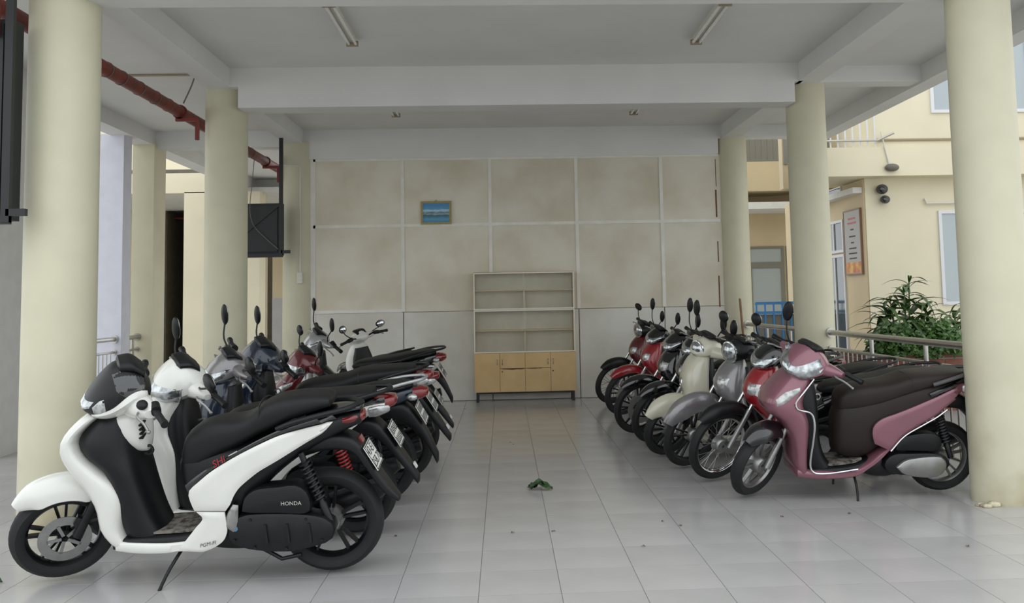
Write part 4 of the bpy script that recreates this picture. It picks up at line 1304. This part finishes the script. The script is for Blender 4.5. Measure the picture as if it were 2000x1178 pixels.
    hb = bars(B, .925, .975, .36, .02, .05)
    for sty, sy, hh, out in mirrors:
        mirror(B, sy, .945, .985, hh, out, sty, mirror_m)
    return B

# ---------------------------------------------------------------- underbone motorbikes
def underbone(label, loc, yaw=0, lean=8, steer=25, scale=1., body=None, shield_m=None, fender_m=None, cowl_m=None, side_m=None, seat_m=None, rim=None, style='wire', lamp_shape='wedge', disc=1, fork_m=None,
              mirrors=(('leaf', 1, .17, .09), ('leaf', -1, .17, .09)), mirror_m=None, lens_m=None, stripe=None, script=None, nose=None, deep=False, windshield=False, rack=None, plate_lines=None):
    B = Bike(label, loc, yaw, lean, steer, scale, wb=1.36, rake=27., trail=.08, name='motorbike', cat='motorbike')
    rim = rim or M_METAL
    shield_m, fender_m, cowl_m, side_m = shield_m or body, fender_m or body, cowl_m or body, side_m or body
    wheel(B, 'rear_wheel', 0, .285, .04, .225, style, rim, drum=True)
    wheel(B, 'front_wheel', 1.36, .285, .036, .228, style, rim, True, disc=disc, drum=not disc)
    for sy in (-1, 1):
        a, b = B.on_axis(.285, .035, sy * .07), B.on_axis(.80, -.0, sy * .065)
        m_ = tuple(a[i] * .45 + b[i] * .55 for i in range(3))
        f = B.P('fork_leg', tube([a, m_], .021, 10), fork_m or M_METAL, None, True)
        B.P('fork_stanchion', tube([m_, b], .015, 10), M_CHROME, f, True)
    B.P('front_mudguard', arch(1.36, .285, .325, 48 if not deep else 30, 155, .07 if not deep else .085, .075 if not deep else .13, tipw=.5), fender_m, None, True)
    shield = hullz([(.90, .92, 1.02, .06), (.86, .90, 1.08, .11), (.79, .885, 1.135, .15), (.70, .895, 1.165, .18), (.62, .90, 1.15, .195), (.54, .89, 1.08, .20), (.46, .865, 1.01, .195), (.38, .83, .955, .18), (.31, .80, .90, .15)], e=1.85)
    sh = B.P('leg_shield', shield, shield_m)
    tr = bvh(shield)
    for sy in (-1, 1):
        B.P('turn_signal', ribbon([(sy * .06, .74), (sy * .10, .76), (sy * .145, .76)], [(sy * .06, .69), (sy * .10, .67), (sy * .15, .69)], front(tr, 1.02), 12, 4), M_CLEAR, sh)
        if stripe:
            B.P('decal_stripe', ribbon([(1.13, .74), (1.06, .72), (.98, .63), (.91, .50)], [(1.13, .69), (1.06, .645), (.98, .55), (.90, .44)], side(tr, sy, .05), 16, 4, .004), stripe, sh)
    if nose:
        B.P('nose_panel', ribbon([(-.055, .90), (-.075, .80), (-.08, .70), (-.05, .60), (-.02, .55)], [(.055, .90), (.075, .80), (.08, .70), (.05, .60), (.02, .55)], front(tr, 1.02), 18, 6, .012, .02), nose, sh)
    B.P('inner_shield', hullz([(.84, .87, .98, .09), (.7, .86, .99, .13), (.55, .845, .98, .15), (.4, .81, .92, .14)], e=2.4), M_BLACKP)
    tun = hullx([(.95, .62, .80, .06), (.86, .50, .70, .07), (.76, .43, .60, .075), (.66, .41, .57, .08), (.56, .42, .62, .09), (.47, .46, .69, .1)], e=2.8)
    B.P('frame_cover', tun, side_m)
    core = hullx([(.57, .44, .64, .085), (.45, .44, .71, .11), (.3, .49, .735, .125), (.12, .57, .755, .125), (-.05, .64, .775, .11), (-.2, .69, .80, .08), (-.30, .73, .805, .045)], e=2.8)
    B.P('rear_body', core, side_m)
    seat = hullx([(.585, .665, .70, .05), (.55, .66, .73, .085), (.45, .675, .755, .115), (.32, .70, .768, .13), (.15, .725, .79, .135), (.02, .745, .815, .132), (-.1, .768, .832, .122), (-.2, .785, .838, .1), (-.26, .80, .83, .07)], e=3)
    se = B.P('seat', seat, seat_m or M_VINYL)
    B.P('seat_piping', join(*[tube([(x, sy * (y + .001), z) for x, y, z in ((.5, .1, .70), (.32, .13, .728), (.1, .135, .755), (-.1, .122, .795), (-.22, .095, .81))], .0035, 5, 20) for sy in (-1, 1)]), M_GREYP, se)
    tree = bvh(core)
    for sy in (-1, 1):
        B.P('side_cover', ribbon([(.50, .60), (.36, .66), (.18, .69), (0, .725), (-.16, .765)], [(.45, .47), (.32, .51), (.16, .58), (0, .655), (-.14, .72)], side(tree, sy, .07), 18, 6, .008, .014), stripe or side_m)
    if script:
        B.P('maker_script', lettering(script, .035, (.97, .208, .50), (-1, 0, .12), (.12, 0, 1)), M_WHITEINK, sh)
    B.P('rear_rack', join(*[tube([(.1, sy * .14, .75), (-.02, sy * .155, .79), (-.2, sy * .12, .835), (-.34, sy * .06, .855), (-.36, 0, .857)], .011, 8, 16) for sy in (-1, 1)]), rack or M_DMETAL)
    tl = B.P('tail_light', hullx([(-.27, .71, .80, .075), (-.325, .715, .80, .065), (-.36, .735, .79, .045)], e=2.6), M_REDL)
    for sy in (-1, 1):
        B.P('turn_signal', ball((-.27, sy * .10, .745), .035, .03, .025), M_CLEAR if sy else M_AMBER, tl)
    gd = B.P('rear_mudguard', hullx([(.1, .58, .66, .06), (0, .59, .68, .065), (-.12, .585, .69, .068), (-.22, .55, .69, .066), (-.30, .48, .60, .06), (-.37, .37, .48, .055), (-.42, .27, .36, .045)], e=3.5), M_BLACKP)
    number_plate(B, (-.325, 0, .62), (-.87, 0, .5), plate_lines, gd)
    # engine
    en = B.P('engine_case', plate(spl([(.70, .27), (.68, .35), (.6, .385), (.5, .385), (.42, .36), (.37, .30), (.39, .23), (.48, .19), (.6, .185), (.68, .21), (.70, .27)], 28)[:-1], -.09, .10, .025), M_DMETAL)
    B.P('generator_cover', cyl_y((.60, .285), .07, .08, .125, 24), M_METAL, en)
    cy = [cyl_y((.60, .285), .01, .12, .13, 8)]
    for k in range(6):
        cy.append(box(.71 + k * .022, .722 + k * .022, -.065, .065, .235, .345))
    cy.append(box(.70, .87, -.045, .045, .25, .33))
    B.P('cylinder_fins', join(*cy), M_METAL, en)
    B.P('chain_case', plate(spl([(.44, .33), (.3, .355), (.1, .365), (-.05, .35), (-.085, .285), (-.04, .225), (.1, .225), (.3, .235), (.44, .24), (.44, .33)], 26)[:-1], .055, .085, .01), M_BLACKP)
    B.P('swing_arm', join(*[tube([(.42, sy * .09, .30), (-.02, sy * .09, .285)], .016, 8) for sy in (-1, 1)]), M_DMETAL)
    B.P('exhaust_muffler', tube([(.86, -.05, .25), (.82, -.09, .17), (.6, -.12, .15), (.3, -.13, .2), (.05, -.135, .27), (-.3, -.135, .36)], [.016, .016, .018, .03, .045, .042], 12), M_DMETAL)
    for sy in (-1, 1):
        spring(B, (.05, sy * .115, .60), (-.03, sy * .10, .30))
    B.P('footrest_bar', tube([(.6, -.25, .24), (.6, -.1, .2), (.6, .1, .2), (.6, .25, .24)], .011, 8), M_BLACKP)
    stand(B, .52, .2, .2, .04)
    # handlebar cover
    if lamp_shape == 'round':
        cst = [(1.085, .93, .985, .06), (1.05, .90, 1.03, .09), (.98, .885, 1.06, .115), (.91, .90, 1.06, .12), (.86, .925, 1.03, .10), (.83, .945, 1.0, .06)]
    else:
        cst = [(1.10, .88, .92, .04), (1.075, .865, .965, .09), (1.02, .86, 1.02, .125), (.95, .875, 1.055, .14), (.89, .90, 1.05, .125), (.84, .93, 1.01, .08)]
    cowl = hullx(cst, e=2.5, tt=.45, tb=.3)
    cw = B.P('handlebar_cover', join(cowl, hully([(-.25, .885, .975, .018, .016), (-.18, .905, .97, .035, .03), (-.08, .92, .965, .045, .045), (.08, .92, .965, .045, .045), (.18, .905, .97, .035, .03), (.25, .885, .975, .018, .016)])), cowl_m, None, True)
    tr = bvh(cowl)
    if lamp_shape == 'round':
        B.P('headlight', ball((1.055, 0, .965), .045, .085, .078, 24, 12), lens_m or M_LENS, cw, True)
        B.P('headlight_ring', tube([(1.06, .087 * math.cos(a), .965 + .08 * math.sin(a)) for a in [2 * pi * k / 28 for k in range(29)]], .009, 6), M_CHROME, cw, True)
    else:
        B.P('headlight', ribbon([(-.125, 1.0), (-.08, .965), (0, .95), (.08, .965), (.125, 1.0)], [(-.115, .94), (-.07, .895), (0, .875), (.07, .895), (.115, .94)], front(tr, 1.0), 20, 6), lens_m or M_LENS, cw, True)
    B.P('instrument_panel', hullx([(.97, 1.04, 1.075, .07), (.92, 1.035, 1.07, .08), (.87, 1.0, 1.03, .07)], e=3), M_BLACKP, None, True)
    bars(B, .88, .985, .35, .02, .05)
    for sty, sy, hh, out in mirrors:
        mirror(B, sy, .895, .995, hh, out, sty, mirror_m)
    return B

# ---------------------------------------------------------------- left row, tails to the aisle
step_scooter('white scooter with clear headlamp parked behind the big white one', (-.93, 5.84), 0, 8, 40, 1.03, body=M_WHITE, inner_m=M_BLACKP, lamp_shape='mask', mirrors=(('wide', 1, .06, .14), ('leaf', -1, .12, .1)), rim=M_RIMB, tail_m=M_GLOSSB, rack=M_BLACKP, spring_m=M_SPRING_R)
underbone('grey motorbike with navy tail between white scooter and navy scooter', (-.92, 6.62), 0, 8, 36, 1.04, body=M_NAVY, cowl_m=M_GREY, shield_m=M_NAVY, side_m=M_NAVY, style='cast', rim=M_RIMB, rack=M_SILVER, mirrors=(('wide', 1, .05, .11), ('leaf', -1, .16, .1)))
step_scooter('dark navy scooter with oval headlamp before the maroon scooter', (-.84, 7.45), 0, 8, 36, 1.06, body=M_NAVY, lamp_shape='mask', mirrors=(('round', 1, .08, .16), ('leaf', -1, .14, .1)), rim=M_RIMB, rack=M_BLACKP)
step_scooter('maroon scooter with brown seat and silver inner panel in the left row', (-.83, 8.4), 0, 8, 36, .95, body=M_MAROON, inner_m=M_SILVER, seat_m=M_VINYL_BR, lamp_shape='mask', mirrors=(('leaf', 1, .16, .09), ('round', -1, .14, .1)), rim=M_METAL, rack=M_SILVER)
underbone('silver motorbike with chrome headlamp and long black seat in the left row', (-1.03, 10.3), 0, 8, 34, 1.06, body=M_SILVER, side_m=M_GLOSSB, style='cast', rim=M_RIMB, mirrors=(('leaf', 1, .17, .1), ('leaf', -1, .19, .1)))
underbone('black motorbike with white handlebar cover turned towards the board wall', (-1.22, 11.35), -55, 8, 10, 1.0, body=M_GLOSSB, cowl_m=M_WHITE, shield_m=M_WHITE, style='wire', rim=M_METAL, mirrors=(('round', 1, .1, .1), ('wide', -1, .04, .16)))

# ---------------------------------------------------------------- right row, front wheels to the aisle
step_scooter('dusty pink scooter with brown seat and chrome edge trim', (3.066, 6.56), 0, 8, 41, 1., body=M_PINK, fender_m=M_GLOSSB, seat_m=M_VINYL_BR, lamp_shape='vee', trim=M_CHROME, cvt_m=M_METAL, rim=M_METAL, style='cast', mirrors=(('leaf', -1, .18, .1),), rack=M_GREYP)
underbone('red and black motorbike with wire wheels behind the pink scooter', (2.98, 7.14), 0, 8, 28, 1., body=M_REDP, fender_m=M_BLACKP, cowl_m=M_GLOSSB, side_m=M_GLOSSB, style='wire', rim=M_CHROME, disc=0, stripe=M_WHITEINK, script='YAMAHA', mirrors=(('wide', 1, .05, .1), ('round', -1, .1, .12)))
underbone('grey motorbike with round headlamp, deep grey mudguard and black handlebar cover', (2.88, 7.70), 0, 8, 30, 1., body=M_GREY, fender_m=M_GREY, cowl_m=M_BLACKP, shield_m=M_GREY, side_m=M_GREY, style='cast', rim=M_RIMB, disc=0, lamp_shape='round', deep=True, mirrors=(('round', -1, .1, .15),))
step_scooter('cream retro scooter with round badge on its leg shield', (2.76, 8.28), 0, 8, 28, 1., body=M_CREAMP, shape='retro', lamp_shape='round', badge=True, signal='none', cowl_m=M_CREAMP, rim=M_RIMB, mirrors=(('leaf', 1, .2, .1), ('leaf', -1, .2, .1)))
underbone('black motorbike with red stripes and silver fork next to the cream scooter', (2.80, 8.95), 0, 8, 28, 1., body=M_GLOSSB, stripe=M_REDP, style='cast', rim=M_RIMB, disc=1, fork_m=M_SILVER, fender_m=M_GLOSSB, mirrors=(('leaf', 1, .2, .1), ('leaf', -1, .2, .1)))
underbone('plain black motorbike squeezed beside the red-mudguard one', (2.73, 9.6), 0, 8, 20, 1., body=M_GLOSSB, style='cast', rim=M_RIMB, disc=1, fork_m=M_DMETAL, mirrors=(('leaf', 1, .2, .1),))
underbone('red motorbike with red front mudguard and chrome brake disc', (2.78, 11.1), 0, 8, 28, 1., body=M_REDP, side_m=M_GLOSSB, fender_m=M_REDP, cowl_m=M_GLOSSB, style='cast', rim=M_RIMB, disc=1, fork_m=M_SILVER, mirrors=(('leaf', 1, .2, .1), ('leaf', -1, .2, .1)))
underbone('dark red motorbike with black mudguard and round headlamp by the wall', (2.82, 12.3), 0, 8, 28, 1.02, body=M_DRED, fender_m=M_BLACKP, cowl_m=M_BLACKP, side_m=M_GLOSSB, style='wire', rim=M_RIMB, disc=0, lamp_shape='round', mirrors=(('leaf', 1, .18, .1), ('wide', -1, .14, .12)))
